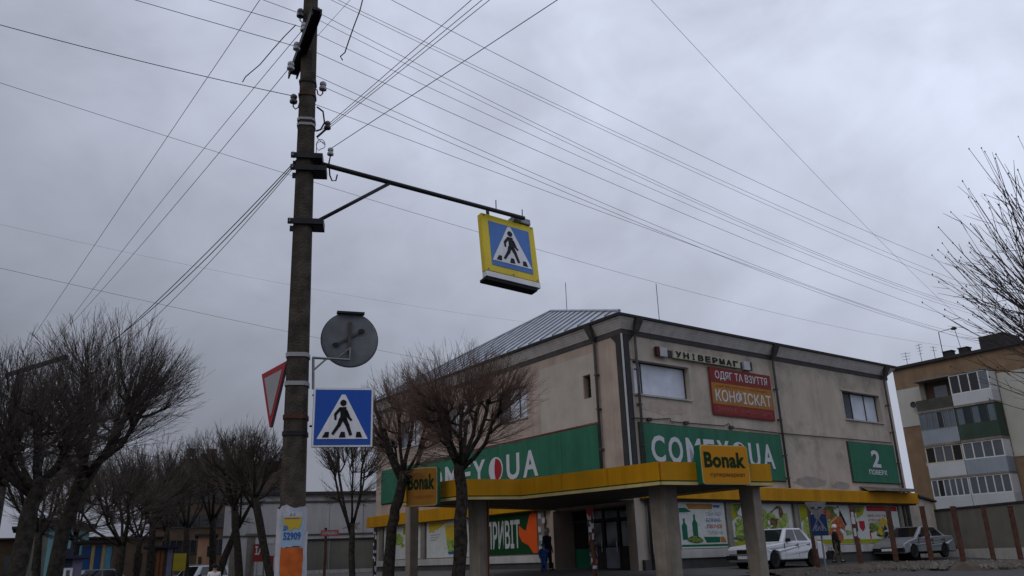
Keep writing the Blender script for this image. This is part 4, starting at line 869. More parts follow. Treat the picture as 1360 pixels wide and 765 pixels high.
# round sign seen from behind
rc = at_d(464.5, 451, PD + .1); rs = thing('round_sign', 'round road sign seen from its grey back on a bracket beside the pole', 'road sign', rc, -az_p + .05)
rl = lambda P: Matrix.Rotation(az_p - .05, 4, 'Z') @ (Vector(P) - rc)
one(lambda m: m.lathe([(.33, -.0), (.345, .004), (.345, .03), (.33, .034)], axis='y', k=40), 'plate', steel_back, rs)
one(lambda m: m.tube([(.345 * cos(2 * pi * i / 40), .012, .345 * sin(2 * pi * i / 40)) for i in range(41)], .010, 5), 'rim', steel_dk, rs)
one(lambda m: m.fbox(fR, -.17, .17, .325, .352, -.03, .05), 'visor', steel_dk, rs)
one(lambda m: m.fbox(fR, -.025, .015, -.18, .22, .008, .03), 'stiffener', stiff_m, rs)
one(lambda m: (m.fpoly(fR, stroke((-.16, -.07), (.16, .12), .014), .008, .02)), 'stiffener', stiff_m, rs)
for x, z in ((.14, .11), (-.17, -.08)): one(lambda m: m.fpoly(fR, disc(x, z, .028, 8, 1.5), .021, .03), 'clip', steel_dk, rs)
ya, yb = rl(at_d(415, 475, PD - .1)), rl(at_d(462, 477, PD))
one(lambda m: (m.tube([ya, (-.0, -.06, yb.z), (0, -.05, yb.z + .16)], .016, 6), m.tube([rl(at_d(416, 476, PD - .1)), rl(at_d(416, 517, PD - .1))], .016, 6), m.tube([rl(at_d(417, 491, PD - .1)), rl(at_d(433, 477, PD - .05))], .012, 6), m.tube([(-.17, -.055, yb.z), (0, -.055, yb.z + .15)], .012, 6)), 'bracket', steel_gy, rs)
# give way triangle
ya_ = at_d(381, 479, PD + .05)
ys_ = thing('give_way_sign', 'red-bordered give way triangle turned sideways on the left of the pole', 'road sign', ya_, ROT)
S3 = .86; Hh = S3 * .86
def fYd(u, z, d): return (-d, u, z)
pts = [(0, 0), (S3, 0), (S3 / 2 + .02, -Hh), (S3 / 2 - .02, -Hh)]
fp('plate', steel_back, ys_, fYd, pts, -.03, 0)
c_ = (S3 / 2, -Hh * .36); sc_ = lambda k: [(c_[0] + (p[0] - c_[0]) * k, c_[1] + (p[1] - c_[1]) * k) for p in pts]
fp('border', sign_r, ys_, fYd, sc_(.99), .001, .004); fp('field', sign_wg, ys_, fYd, sc_(.70), .005, .008)
one(lambda m: m.tube([(.02, -.1, -.03), (.02, .12, -.03)], .02, 6), 'mount', steel_gy, ys_)
# notices pasted on the pole
wrap = thing('paper_wrap', 'layers of torn white paper wrapped round the foot of the pole', 'notice', PB, PROT)
def torn_band(z0, z1, grow, mat, seed, frm=0, to=8):
    rq = random.Random(seed); m = MB(); ang = []
    n = 26
    def ringp(z, g, i):
        c = pcz(z); a, b = half(z); w = 2 * pi * i / n; ca, sa = cos(w), sin(w); k = 1 / max(abs(ca) / (a + g), abs(sa) / (b + g)); k = min(k, (a + b) * .5 * 1.22 + g)
        return (c.x + ca * k, c.y + sa * k, z)
    tops = [z1 + rq.uniform(-.012, .012) + .018 * sin(i * 1.1) for i in range(n)]; gs = [[grow + rq.uniform(0, .016) for _ in range(n)] for _ in range(6)]
    for j in range(6):
        for i in range(n): z = z0 + (tops[i] - z0) * j / 5; m.v.append(ringp(z, gs[j][i], i))
    for j in range(5):
        for i in range(n): i2 = (i + 1) % n; m.f.append((j * n + i, j * n + i2, j * n + n + i2, j * n + n + i))
    return m.build('paper_layer', mat, wrap)
torn_band(1.0, zp(388, 674), .010, paper, 1); torn_band(1.0, zp(388, 708), .016, paper, 2); torn_band(1.05, zp(388, 737), .019, paper, 3)
def on_pole(px): return None
def sheet(name, label, px0, py0, px1, py1, mat, off):
    z1, z0 = zp(388, py0), zp(388, py1); cz_ = pcz((z0 + z1) / 2); a, b = half((z0 + z1) / 2)
    g = thing(name, label, 'notice', PB, PROT); u0 = pl(at_d(px0, py1, PD - b)).x; u1 = pl(at_d(px1, py0, PD - b)).x
    f = lambda u, z, d: (u, cz_.y - b - .040 - d, z)
    rq = random.Random(px0); n = 7; j = lambda k: rq.uniform(-k, k)
    pts = [(u0 + (u1 - u0) * i / n + j(.004), z0 + j(.012)) for i in range(n)] + [(u1 + j(.006), z0 + (z1 - z0) * i / n + j(.004)) for i in range(n)] + [(u1 - (u1 - u0) * i / n + j(.004), z1 + j(.010)) for i in range(n)] + [(u0 + j(.006), z1 - (z1 - z0) * i / n + j(.004)) for i in range(n)]
    fp('sheet', mat, g, f, pts, off, off + .003); return g, f, u0, u1, z0, z1, off + .003
g, f, u0, u1, z0, z1, o_ = sheet('notice', 'blue and white notice with yellow block and number on the pole', 373, 681, 405, 727, paper_b, .002)
ww, hh = u1 - u0, z1 - z0
fb('print', paper, g, f, u0 + .01, u1 - .01, z0 + hh * .8, z1 - .008, o_ + .001, o_ + .002); fb('print', yellow_p, g, f, u0 + ww * .08, u1 - ww * .12, z0 + hh * .62, z0 + hh * .86, o_ + .003, o_ + .004)
fp('print', yellow_p, g, f, [(u0 + ww * .25, z0 + hh * .62), (u0 + ww * .85, z0 + hh * .62), (u0 + ww * .75, z0 + hh * .48), (u0 + ww * .6, z0 + hh * .56), (u0 + ww * .4, z0 + hh * .44)], o_ + .003, o_ + .004)
text('52909', blue_p, g, f, u0 + ww * .1, u1 - ww * .12, z0 + hh * .2, z0 + hh * .42, o_ + .003, o_ + .0045, .03); text('ДО', blue_p, g, f, u0 + ww * .08, u0 + ww * .28, z0 + hh * .46, z0 + hh * .6, o_ + .003, o_ + .0045, .03)
fb('print', blue_p, g, f, u0 + ww * .12, u1 - ww * .2, z0 + hh * .80, z0 + hh * .825, o_ + .005, o_ + .006)
text('А С', blue_p, g, f, u0 + ww * .35, u0 + ww * .6, z0 + hh * .88, z0 + hh * .96, o_ + .003, o_ + .0045, .01)
sheet('notice', 'crumpled orange notice low on the pole', 371, 728, 403, 772, paper_o, .002)

# ------------------------------------------------------------------ overhead wires
def wire(label, A, mid, Bq, r=.006, ext=0., ext0=0., group='overhead wires'):
    A, Bq = Vector(A), Vector(Bq); h = Vector((Bq.x - A.x, Bq.y - A.y, 0)); n = Vector((-h.y, h.x, 0)).normalized(); L = h.length; h.normalize()
    if mid: Mq = onp(mid[0], mid[1], A, n); s = (Mq - A).dot(h) / L; k = (Mq.z - (A.z + (Bq.z - A.z) * s)) / (s * (s - 1)) if .02 < s < .98 else 0
    else: k = .35 * (L / 30) ** 2
    k = max(-.5, min(3, k))
    pts = []; n_ = 28
    for i in range(n_ + 1):
        s = -ext0 + (1 + ext0 + ext) * i / n_; pts.append(A + h * (L * s) + Vector((0, 0, (Bq.z - A.z) * s + k * s * (s - 1))))
    m = MB(); o = Vector(pts[0]); m.tube([p - o for p in pts], r * .74, 4); w = m.build('overhead_wire', wire_m); w.location = o; tag(w, label, 'wire', group); return w
ZF = 8.6
def far(px, py, z=ZF): return at_h(px, py, z)
def pz(px, py, D=PD): return at_d(px, py, D)
# to the right, along the cross street
wire('uppermost of the wires crossing the sky from top centre to lower right', at_h(520, 0, 9.0), (905, 194), far(1278, 359, 8.8), .0065, .35, .4)
wire('upper strand of the twin wires below the uppermost crossing wire', at_h(449, 0, 9.0), (917, 221), far(1290, 380), .006, .35, .2)
wire('lower strand of the twin wires below the uppermost crossing wire', at_h(440, 0, 9.0), (917, 226), far(1290, 387), .006, .35, .2)
wire('wire from the pale insulator on the pole top to the lower right', I['e'], (880, 245), far(1278, 406), .0065, .35)
wire('wire leaving the pole just under the pale top insulator, to the right', pz(414, 22), (880, 249), far(1278, 409), .006, .35)
wire('third wire down leaving the right side of the pole', pz(413, 42), (880, 257), far(1278, 413), .006, .35)
wire('wire to the right carrying the hanging jumper joint near the pole', pz(412, 66), (880, 272), far(1290, 430), .0065, .35)
wire('wire leaving the pole beside the hooked pale insulator, upper of the pair', pz(412, 97), (880, 303), far(1290, 447), .006, .35)
wire('wire from the hooked pale insulator to the lower right', I['g'], (880, 309), far(1290, 451), .006, .35)
wire('lowest of the fan of wires from the pole to the right', pz(412, 136), (820, 289), far(1296, 455), .0055, .35)
wire('lone thin wire dropping steeply from the top centre to the right', at_h(865, 0, 10.5), (1045, 192), far(1235, 385, 9.5), .005, .3, .3)
# far street wire behind everything
wire('long thin wire from the left edge passing behind the pole and sign to the right', at_h(0, 110, 9.5), (720, 333), at_h(1225, 455, 11.5), .006, .2, .1)
wire('thin low wire from the left edge towards the round sign', at_h(0, 356, 9.0), (380, 440), at_h(560, 476, 9.5), .006, .5, .1)
wire('faint far wire sloping down behind the low part of the pole', at_h(0, 298, 14), (300, 362), at_h(640, 420, 13), .004, .2, .1)
# to the left edge
wire('wire from the hooked dark insulator to the left edge', I['f'] + Vector((0, 0, .05)), (190, 82), at_h(0, 33, 7.9), .0075, .4)
wire('wire from the crossarm to the upper left, lowest of three', I['c'], None, at_h(180, 0, 8.7), .0065, .5)
wire('wire from the crossarm to the upper left, middle of three', I['b'], None, at_h(278, 0, 9.0), .0065, .5)
wire('wire from the crossarm to the upper left, topmost of three', I['a'], None, at_h(350, 0, 9.2), .0065, .8)
# along the street to the far left pole
def fl(px, py, z): return at_h(px, py, z)
wire('leftmost of the street wires descending to the distant left pole', at_h(345, 0, 9.6), (210, 200), fl(45, 446, 8.0), .0065, .15, .3)
wire('middle of the street wires descending to the distant left pole', I['b'], (240, 225), fl(88, 432, 8.0), .0065, .2)
wire('rightmost of the street wires descending to the distant left pole', I['d'], (250, 252), fl(104, 420, 7.8), .0065, .2)
pA_ = pz(394, 212)
wire('upper cable of the bundle descending left from the arm clamp', pA_, (295, 315), fl(172, 434, 5.6), .009, .35)
wire('middle cable of the bundle descending left from the arm clamp', pz(393, 216), (292, 325), fl(170, 437, 5.5), .009, .35)
wire('lower cable of the bundle descending left from the arm clamp', pz(392, 220), (300, 325), fl(186, 440, 5.5), .006, .35)
# towards the camera
wire('upper strand of the three cables rising from the pole over the viewer', pz(428, 172), None, at_h(626, 0, 7.2), .0065, .5)
wire('middle strand of the three cables rising from the pole over the viewer', pz(430, 173), None, at_h(640, 0, 7.2), .0065, .5)
wire('lower strand of the three cables rising from the pole over the viewer', pz(432, 174), None, at_h(650, 0, 7.2), .0065, .5)
wire('single cable from the small insulator on the arm clamp rising to top centre', I['i'] + Vector((0, 0, .05)), None, at_h(740, 0, 7.0), .008, .5)
wire('short thin wire from the pole rising to the top edge', pz(414, 56), None, at_h(465, 0, 9.3), .005, .5)
# hanging jumpers
m = MB(); jp = [(484, -10), (478, 14), (470, 35), (463, 55), (458, 70), (452, 75), (455, 80)]; jo = pz(484, -10); m.tube([pz(*p, PD + .3) - jo for p in jp], .009, 5)
o = m.build('jumper_cable', wire_m); o.location = jo; tag(o, 'knotted jumper cable hanging from above onto a wire right of the pole top', 'cable')
m = MB(); jp = [(322, 109), (326, 102), (345, 86), (362, 66), (378, 48), (393, 33)]; jo = at_h(322, 109, 7.8); m.tube([at_h(*p, 7.8 + (p[0] - 322) / 71 * .9) - jo for p in jp], .007, 5)
o = m.build('jumper_cable', wire_m); o.location = jo; tag(o, 'slanting jumper cable tying the left wire up to the crossarm', 'cable')
# distant pole at the left
fpP = at_d(28, 497, 27); fb_ = Vector((fpP.x - .1, fpP.y, 0))
t = thing('utility_pole', 'distant utility pole with a slanted crossarm among the left tree twigs', 'utility pole', fb_, -atan2(fb_.x, fb_.y))
one(lambda m: m.tube([(0, 0, 0), (.08, 0, fpP.z)], [.17, .11], 10), 'shaft', pole_m, t)
q = lambda P: Matrix.Rotation(atan2(fb_.x, fb_.y), 4, 'Z') @ (Vector(P) - fb_)
one(lambda m: beam(m, q(at_h(10, 498, fpP.z - .1)), q(at_h(88, 474, fpP.z - .05)), .10, .10), 'crossarm', steel_dk, t)

# ------------------------------------------------------------------ trees
def tree(label, base, fork, crown_c, rx, rz, r0, seed, nk=18, ns=14, twm=twig_m, bkm=bark, tw_r=.011, lean_pts=None, limbs=6, sub=4, low=-.25, bud=0, bendz=.17, name='linden_tree', group='pollarded street trees', limb_r=.5):
    rd = random.Random(seed); base = Vector(base); fork = Vector(fork); C_ = Vector(crown_c)
    t = thing(name, label, 'tree', base, 0, group); m = MB(); B0 = base
    L = lambda p: p - B0
    path = [base + Vector((0, 0, -.3)), base] + [Vector(p) for p in (lean_pts or [])] + [fork]
    full = []
    for i in range(len(path) - 1):
        for s in range(4): full.append(path[i].lerp(path[i + 1], s / 4) + Vector((rd.uniform(-1, 1), rd.uniform(-1, 1), 0)) * r0 * .18)
    full.append(fork); n = len(full)
    m.tube([L(p) for p in full], [r0 * (1.35 - .3 * min(1, i / 3)) * (1 - .32 * i / n) * rd.uniform(.93, 1.07) for i in range(n)], 9)
    kn = []
    for i in range(limbs):
        a = 2 * pi * (i + rd.uniform(-.3, .3)) / limbs; el = rd.uniform(.25, 1.1)
        d = Vector((cos(a) * cos(el), sin(a) * cos(el), sin(el)))
        e = C_ + Vector((d.x * rx * limb_r, d.y * rx * limb_r, (d.z - .55) * rz * .75)) * rd.uniform(.8, 1.1)
        s0 = fork - Vector((0, 0, rd.uniform(0, .5)))
        md = s0.lerp(e, .5) + Vector((d.x, d.y, -.4)) * rx * .08
        lp = [s0, s0.lerp(md, .5) + Vector((rd.uniform(-1, 1), rd.uniform(-1, 1), 0)) * .05, md, md.lerp(e, .6) + Vector((rd.uniform(-1, 1), rd.uniform(-1, 1), rd.uniform(0, 1))) * .07, e]
        rr = min(r0, .18) * rd.uniform(.30, .46); m.tube([L(p) for p in lp], [rr * 1.15, rr * .95, rr * .85, rr * .75, rr * .85], 7)
        kn.append((e, rr)); kn.append((md, rr * .8))
        for _ in range(max(1, (nk - limbs * 2) // limbs)):
            p = md.lerp(e, rd.uniform(.2, 1)); q = p + Vector((rd.uniform(-1, 1) + d.x * .5, rd.uniform(-1, 1) + d.y * .5, rd.uniform(-.1, 1))).normalized() * rx * rd.uniform(.12, .28)
            m.tube([L(p), L(p.lerp(q, .5) + Vector((0, 0, -.03))), L(q)], [rr * .6, rr * .45, rr * .5], 5); kn.append((q, rr * .5))
    kn.append((fork, r0 * .5))
    for p, rr in kn:                     # swollen pollard knuckles
        m.lathe([(rr * .5, -rr * 1.2), (rr * 1.25, -rr * .5), (rr * 1.35, rr * .2), (rr * .8, rr * .9), (rr * .2, rr * 1.2)], L(p), 'z', 7)
    m.build('trunk', bkm, t, smooth=True)
    c = MB()
    org = C_ + Vector((0, 0, -rz * .55))
    for p, rr in kn:
        for _ in range(ns):
            out = (p - org); out = out.normalized() if out.length > .05 else Vector((0, 0, 1))
            d = (Vector((out.x * 1.15, out.y * 1.15, out.z * .8)) + Vector((rd.gauss(0, .40), rd.gauss(0, .40), rd.gauss(.16, .36)))).normalized()
            if d.z < low: d.z = low * rd.random(); d.normalize()
            # length up to the crown envelope
            o = p - C_; A_ = (d.x ** 2 + d.y ** 2) / rx ** 2 + d.z ** 2 / rz ** 2; Bb = (o.x * d.x + o.y * d.y) / rx ** 2 + o.z * d.z / rz ** 2; Cc = (o.x ** 2 + o.y ** 2) / rx ** 2 + o.z ** 2 / rz ** 2 - 1
            disc_ = Bb * Bb - A_ * Cc
            ln = ((-Bb + sqrt(disc_)) / A_ if disc_ > 0 else .4 * rx) * rd.uniform(.62, 1.06); ln = max(.25 * rx, min(ln, 1.7 * max(rx, rz)))
            bend = Vector((rd.gauss(0, .05), rd.gauss(0, .05), bendz)) * ln
            pts = [p + d * (ln * s) + bend * s * s + Vector((rd.gauss(0, 1), rd.gauss(0, 1), rd.gauss(0, 1))) * (.012 * ln if 0 < s < 1 else 0) for s in (0, .33, .67, 1)]
            R0 = tw_r * rd.uniform(.7, 1.3)
            c.tube([L(q) for q in pts], [R0 * 1.5, R0 * 1.1, R0 * .8, R0 * .4], 3, False)
            if bud: q = L(pts[-1]); c.lathe([(bud * .3, -bud), (bud, 0), (bud * .3, bud * 1.6)], q, 'z', 4)
            for _k in range(sub):
                s = rd.uniform(.25, .92); i = min(2, int(s * 3)); q = pts[i].lerp(pts[i + 1], s * 3 - i)
                dd_ = (d + Vector((rd.gauss(0, .45), rd.gauss(0, .45), rd.gauss(.12, .35)))).normalized(); l2 = ln * rd.uniform(.12, .34) * (1.15 - s * .5)
                c.tube([L(q), L(q + dd_ * l2 * .5 + Vector((rd.gauss(0, .02), rd.gauss(0, .02), .02)) * l2), L(q + dd_ * l2 + Vector((0, 0, .08)) * l2)], [R0 * .7, R0 * .55, R0 * .3], 3, False)
    c.build('crown', twm, t)
    return t
def G(px, D): p = at_d(px, 730, D); return Vector((p.x, p.y, gz(p.x, p.y)))
# two pollards in front of the canopy
tree('bare pollarded linden with the widest crown, in front of the canopy and ПРИВІТ poster', G(607, 24), at_d(611, 606, 24), at_d(617, 552, 24), 2.6, 2.05, .215, 21, 52, 21, twig_r, bark, .0058, [at_d(612, 690, 24)], 9, 7, -.3, limb_r=.58)
tree('bare linden left of the canopy sign, just right of the blue crossing sign', G(513, 27.5), at_d(536, 628, 27.5), at_d(534, 566, 27.5), 1.7, 2.05, .20, 22, 40, 19, twig_r, bark, .0065, [at_d(520, 700, 27.5), at_d(530, 655, 27.5)], 7, 7, -.3, limb_r=.58)
tree('slender forked linden below the blue crossing sign, in front of the grey wall', G(470, 36), at_d(467, 696, 36), at_d(466, 618, 36), 1.9, 2.4, .15, 23, 26, 14, twig_b, bark, .0085, None, 5, 6, -.5, limb_r=.55)
# row along the street on the left
row = [(366, 338, 660, 655, 41, 2.0, 2.3, 'first linden left of the pole in the street row'), (322, 312, 672, 640, 44, 2.0, 2.2, 'linden whose trunk crosses its neighbour behind the gate posts'), (287, 318, 690, 648, 46, 2.1, 2.2, 'linden leaning right to cross its neighbour in the street row'), (286, 283, 690, 648, 50, 2.2, 2.3, 'upright linden directly behind the white off-road car'),
       (250, 248, 700, 655, 55, 2.4, 2.4, 'linden behind the yellow board in the street row'), (225, 222, 700, 662, 61, 2.6, 2.4, 'farthest linden of the street row, beyond the yellow board')]
for i, (bx, fx, fy, cy_, D, rx, rz, lb) in enumerate(row):
    tree(lb, G(bx, D), at_d(fx, fy, D), at_d(fx + 2, cy_ - 24, D), rx * 1.1, rz, .22, 40 + i, 28, 15, twig_b, bark, .010, None, 6, 7, -.5, limb_r=.55)
# big trees at the left edge
tree('large dark tree with a broad twiggy crown, its trunk leaning right at the left edge', G(66, 21), at_d(112, 625, 21), at_d(140, 545, 21.5), 2.35, 2.15, .19, 61, 50, 17, twig_b, bark, .0050, [at_d(85, 705, 21)], 10, 11, -.45, limb_r=.52)
tree('large tree at the far left edge with a thick trunk and dense crown', G(18, 19), at_d(52, 640, 19), at_d(28, 570, 19.5), 2.0, 1.75, .19, 62, 44, 15, twig_b, bark, .0050, [at_d(36, 700, 19)], 8, 9, -.45, limb_r=.52)
tree('dark tree partly cut by the left frame edge', G(-12, 23), at_d(-10, 640, 23), at_d(-15, 560, 23), 2.0, 1.7, .2, 63, 28, 14, twig_b, bark, .007, None, 6, 7, -.5, limb_r=.52)
tree('smaller dark tree between the leaning tree and the street row', G(205, 48), at_d(203, 690, 48), at_d(195, 650, 48), 3.0, 2.7, .22, 64, 30, 15, twig_b, bark, .010, None, 6, 7, -.5)
tree('low bushy bare tree behind the blue kiosk', G(160, 44), at_d(165, 715, 44), at_d(150, 668, 44), 3.2, 2.3, .2, 66, 32, 15, twig_b, bark, .0095, None, 7, 7, -.6)
tree('bushy bare tree above the teal house behind the leaning trunk', G(100, 54), at_d(100, 712, 54), at_d(96, 662, 54), 3.6, 2.9, .22, 67, 30, 15, twig_b, bark, .011, None, 7, 7, -.6)
tree('bare tree between the two big trunks at the far left', G(56, 48), at_d(52, 705, 48), at_d(45, 650, 48), 3.4, 2.7, .22, 68, 30, 15, twig_b, bark, .010, None, 7, 7, -.6)
tree('bare tree low behind the brown timber kiosk', G(185, 66), at_d(186, 715, 66), at_d(182, 672, 66), 3.6, 2.8, .22, 69, 28, 15, twig_b, bark, .013, None, 7, 7, -.6)
# near tree at the right edge
tree('near bare tree reaching in from the right edge with budded shoots', G(1500, 13.5), at_d(1492, 555, 13.5), at_d(1486, 420, 13.5), 2.2, 2.35, .17, 71, 28, 12, twig_m, bark_lt, .0075, [at_d(1484, 640, 13.5)], 7, 4, -.7, limb_r=.38, bud=.012, bendz=.30)
# ------------------------------------------------------------------ buildings and street things on the left
def hall():
    a, b = at_d(300, 660, 58), at_d(512, 655, 58); d = Vector((b.x - a.x, b.y - a.y)); L = d.length + 3
    t = thing('grey_hall', 'long low whitewashed hall behind the concrete wall left of the store', 'building', (a.x, a.y, 0), atan2(d.y, d.x))
    n = 6
    for i in range(n):
        for j, (z0, z1) in enumerate(((.6, 3.55), (3.58, 6.1))):
            one(lambda m: m.box(L * i / n + .012, L * (i + 1) / n - .012, 0, .25, z0, z1), 'wall_panel', white_wall, t)
    one(lambda m: m.box(0.1, L - .1, .26, 12, .5, 6.05), 'wall', white_wall, t); one(lambda m: m.box(-.2, L + .2, -.25, 12.2, 6.11, 6.3), 'roof', roof_felt, t)
    one(lambda m: m.box(-.1, L + .1, -.06, -.003, 5.6, 5.72), 'cornice', frieze_m, t); one(lambda m: m.box(-.1, L + .1, -.05, -.003, 3.50, 3.60), 'string_course', frieze_m, t)
    for i in range(4): one(lambda m: m.box(2 + i * 2.6, 3.2 + i * 2.6, -.03, -.002, 3.05, 3.3), 'window', white_soft, t)
hall()
a, b = at_d(404, 720, 50), at_d(503, 717, 50)
panel_wall('concrete_wall', 'grey concrete panel wall between the pole and the store', a.xy, b.xy, 2.95, fence_conc, 3)
a2, b2 = at_d(400, 720, 49.4), at_d(503, 717, 49.4)
panel_wall('low_step', 'low pale step at the foot of the concrete panel wall', a2.xy, b2.xy, 1.36, pale_stone, 4, .3, False, 'step')
def gatepost(px, D, ztop, label, cap):
    p = G(px, D); t = thing('gate_post', label, 'post', p, -atan2(p.x, p.y)); h = ztop - p.z
    one(lambda m: m.box(-.22, .22, -.22, .22, -.2, h), 'shaft', concrete, t)
    if cap: one(lambda m: m.box(-.34, .34, -.3, .3, h + .003, h + .12), 'cap', fence_conc, t)
    else: one(lambda m: m.hexa([(-.2, -.2, h + .003), (.2, -.2, h + .003), (.2, .2, h + .003), (-.2, .2, h + .003)], [(-.05, -.05, h + .35), (.05, -.05, h + .35), (.05, .05, h + .35), (-.05, .05, h + .35)]), 'cap', white_soft, t)
gatepost(311, 49, 3.0, 'concrete gate post with a pointed white cap', False); gatepost(333, 49, 3.25, 'concrete gate post with a flat cap left of the red sign', True)
def board(name, label, cat, px0, px1, py0, py1, D, mat, txt=None, tm=None, post=False, txs=(.08, .92, .35, .85)):
    c = at_d((px0 + px1) / 2, (py0 + py1) / 2, D); a, b = at_d(px0, (py0 + py1) / 2, D), at_d(px1, (py0 + py1) / 2, D); w = (b - a).length; h = (at_d(px0, py0, D) - at_d(px0, py1, D)).length
    t = thing(name, label, cat, c, -atan2(c.x, c.y)); fb('panel', mat, t, fR, -w / 2, w / 2, -h / 2, h / 2, -.04, 0)
    if txt: text(txt, tm or white_p, t, fR, -w / 2 + w * txs[0], -w / 2 + w * txs[1], -h / 2 + h * txs[2], -h / 2 + h * txs[3], .003, .012, .03)
    m = MB(); g0 = gz(c.x, c.y) - c.z
    if post == 1: m.tube([(0, -.02 + .08, g0), (0, .06, h / 2)], .05, 8); m.build('post', rust, t)
    if post == 2: m.tube([(-w * .4, .07, g0), (-w * .4, .07, h / 2)], .04, 6); m.tube([(w * .4, .07, g0), (w * .4, .07, h / 2)], .04, 6); m.build('post', steel_gy, t)
    return t
board('red_sign', 'red sign with white letters ІА beside the gate post', 'sign', 336, 353, 723, 746, 48.5, red_b, 'ІА', white_p, 2, (.15, .8, .4, .9))
board('warning_sign', 'small red triangular-topped sign at the foot of the tree left of the pole', 'sign', 354, 363, 738, 757, 47, red_b, None, None, 2)
board('pink_sign', 'faded pink direction board on a thin rusty post in front of the grey wall', 'sign', 426, 450, 704, 712, 44, red_dim, 'ПАРКОВКА', white_soft, 0, (.1, .9, .25, .75))
p = G(431, 44); t = thing('rusty_pole', 'thin rusty pole holding the faded pink board', 'post', p, 0); h = at_d(431, 702, 44).z - p.z
one(lambda m: m.tube([(0, .1, -.2), (.03, .1, h * .5), (0, .1, h)], .07, 8), 'shaft', rust, t); one(lambda m: m.lathe([(.075, h + .002), (.08, h + .02), (.02, h + .05)], (0, .1, 0), 'z', 8), 'cap', rust, t)
p = G(498, 33); t = thing('papered_post', 'thin dark post with scraps of white paper at the left end of the store', 'post', p, 0); h = at_d(497, 701, 33).z - p.z
one(lambda m: m.tube([(0, 0, -.2), (0, 0, h)], .065, 9), 'shaft', steel_dk, t)
rq = random.Random(9)
for i in range(14):
    zz_ = rq.uniform(.25, h - .15); hh_ = rq.uniform(.05, .16); a_ = -pi / 2 + rq.uniform(-.9, .9); R_ = .068 + .0006 * i; ca, sa = cos(a_), sin(a_); w = rq.uniform(.04, .09)
    m = MB(); q4 = [(-w / 2, 0), (w / 2, rq.uniform(-.02, .02)), (w / 2, hh_), (-w / 2, hh_ + rq.uniform(-.02, .02))]
    m.hexa([(R_ * ca - u * sa, R_ * sa + u * ca, zz_ + v) for u, v in q4], [((R_ + .002) * ca - u * sa, (R_ + .002) * sa + u * ca, zz_ + v) for u, v in q4]); m.build('notice', rq.choice([paper, paper, grey_p]), t)
# kiosks and shop fronts
def shed(name, label, px0, px1, py_top, D, depth, mat, roofm, parts, cat='kiosk', over=.25):
    a, b = G(px0, D), G(px1, D); d = b - a; d.z = 0; L = d.length; zt = at_d((px0 + px1) / 2, py_top, D).z; z0 = min(a.z, b.z)
    t = thing(name, label, cat, (a.x, a.y, z0), atan2(d.y, d.x)); h = zt - z0
    one(lambda m: m.box(0, L, 0, depth, -.3, h), 'wall', mat, t); one(lambda m: m.box(-over, L + over, -over, depth + over, h + .003, h + .14), 'roof', roofm, t)
    for nm, mt, u0, u1, v0, v1 in parts: fb(nm, mt, t, fR, L * u0, L * u1, h * v0, h * v1, .003, .05)
    return t
shed('blue_kiosk', 'kiosk with bright blue panels behind the left trees', 108, 152, 722, 50, 3, concrete, roof_felt, [('panel', kblue, .03, .30, .45, .95), ('panel', kblue, .42, .62, .45, .95), ('panel', M('panel_sky', (.12, .34, .50), .6), .74, .92, .45, .95), ('pilaster', cream, .31, .41, 0, .98), ('pilaster', cream, .63, .73, 0, .98), ('door', kdark, .1, .28, .02, .43)])
shed('teal_house', 'small teal-walled house behind the leaning left tree', 62, 116, 699, 62, 6, teal, roof_felt, [('window', glass_dk, .2, .4, .4, .75), ('window', glass_dk, .6, .8, .4, .75)], 'house', .4)
shed('violet_kiosk', 'small violet-grey kiosk with a dark roof board at the lower left', 78, 112, 742, 44, 2.5, violet, kdark, [('sign_board', kdark, .1, .6, .85, 1.2), ('window', sign_w, .3, .65, .62, .82), ('emblem', kdark, .4, .55, .66, .78)])
shed('brown_kiosk', 'brown timber kiosk with orange boards left of the yellow board', 196, 232, 728, 56, 3, frame_dk, kdark, [('plank', ored, .35, .48, .0, .95), ('plank', ored, .52, .62, .0, .95), ('pilaster', violet, .75, .95, 0, 1.0), ('window', glass_dk, .08, .3, .4, .8)])
board('yellow_board', 'plain yellow board standing behind the white off-road car', 'board', 230, 247, 735, 758, 54, yboard, None, None, 2)
shed('peach_house', 'narrow peach plastered house behind the street trees', 262, 284, 712, 66, 6, peach, roof_felt, [('window', glass_dk, .6, .85, .5, .75), ('door', frame_dk, .1, .3, .0, .5)], 'house')
shed('grey_house', 'low grey house with a dark roof far left behind the tree trunks', 20, 62, 702, 70, 7, fence_conc, roof_felt, [('window', glass_dk, .2, .4, .4, .75), ('window', glass_dk, .6, .8, .4, .75)], 'house', .4)
shed('long_shed', 'long dark low shed far behind the kiosks at the left', -60, 215, 716, 88, 8, brick_dk, roof_felt, [('window', glass_dk, .05 + .09 * i, .09 + .09 * i, .35, .7) for i in range(10)], 'shed', .4)
shed('garden_house', 'brown gabled-end house between the trunks at the far left', 28, 70, 690, 80, 8, brick_dk, roof_felt, [('window', glass_dk, .2, .4, .4, .7), ('window', glass_dk, .6, .8, .4, .7)], 'house', .5)
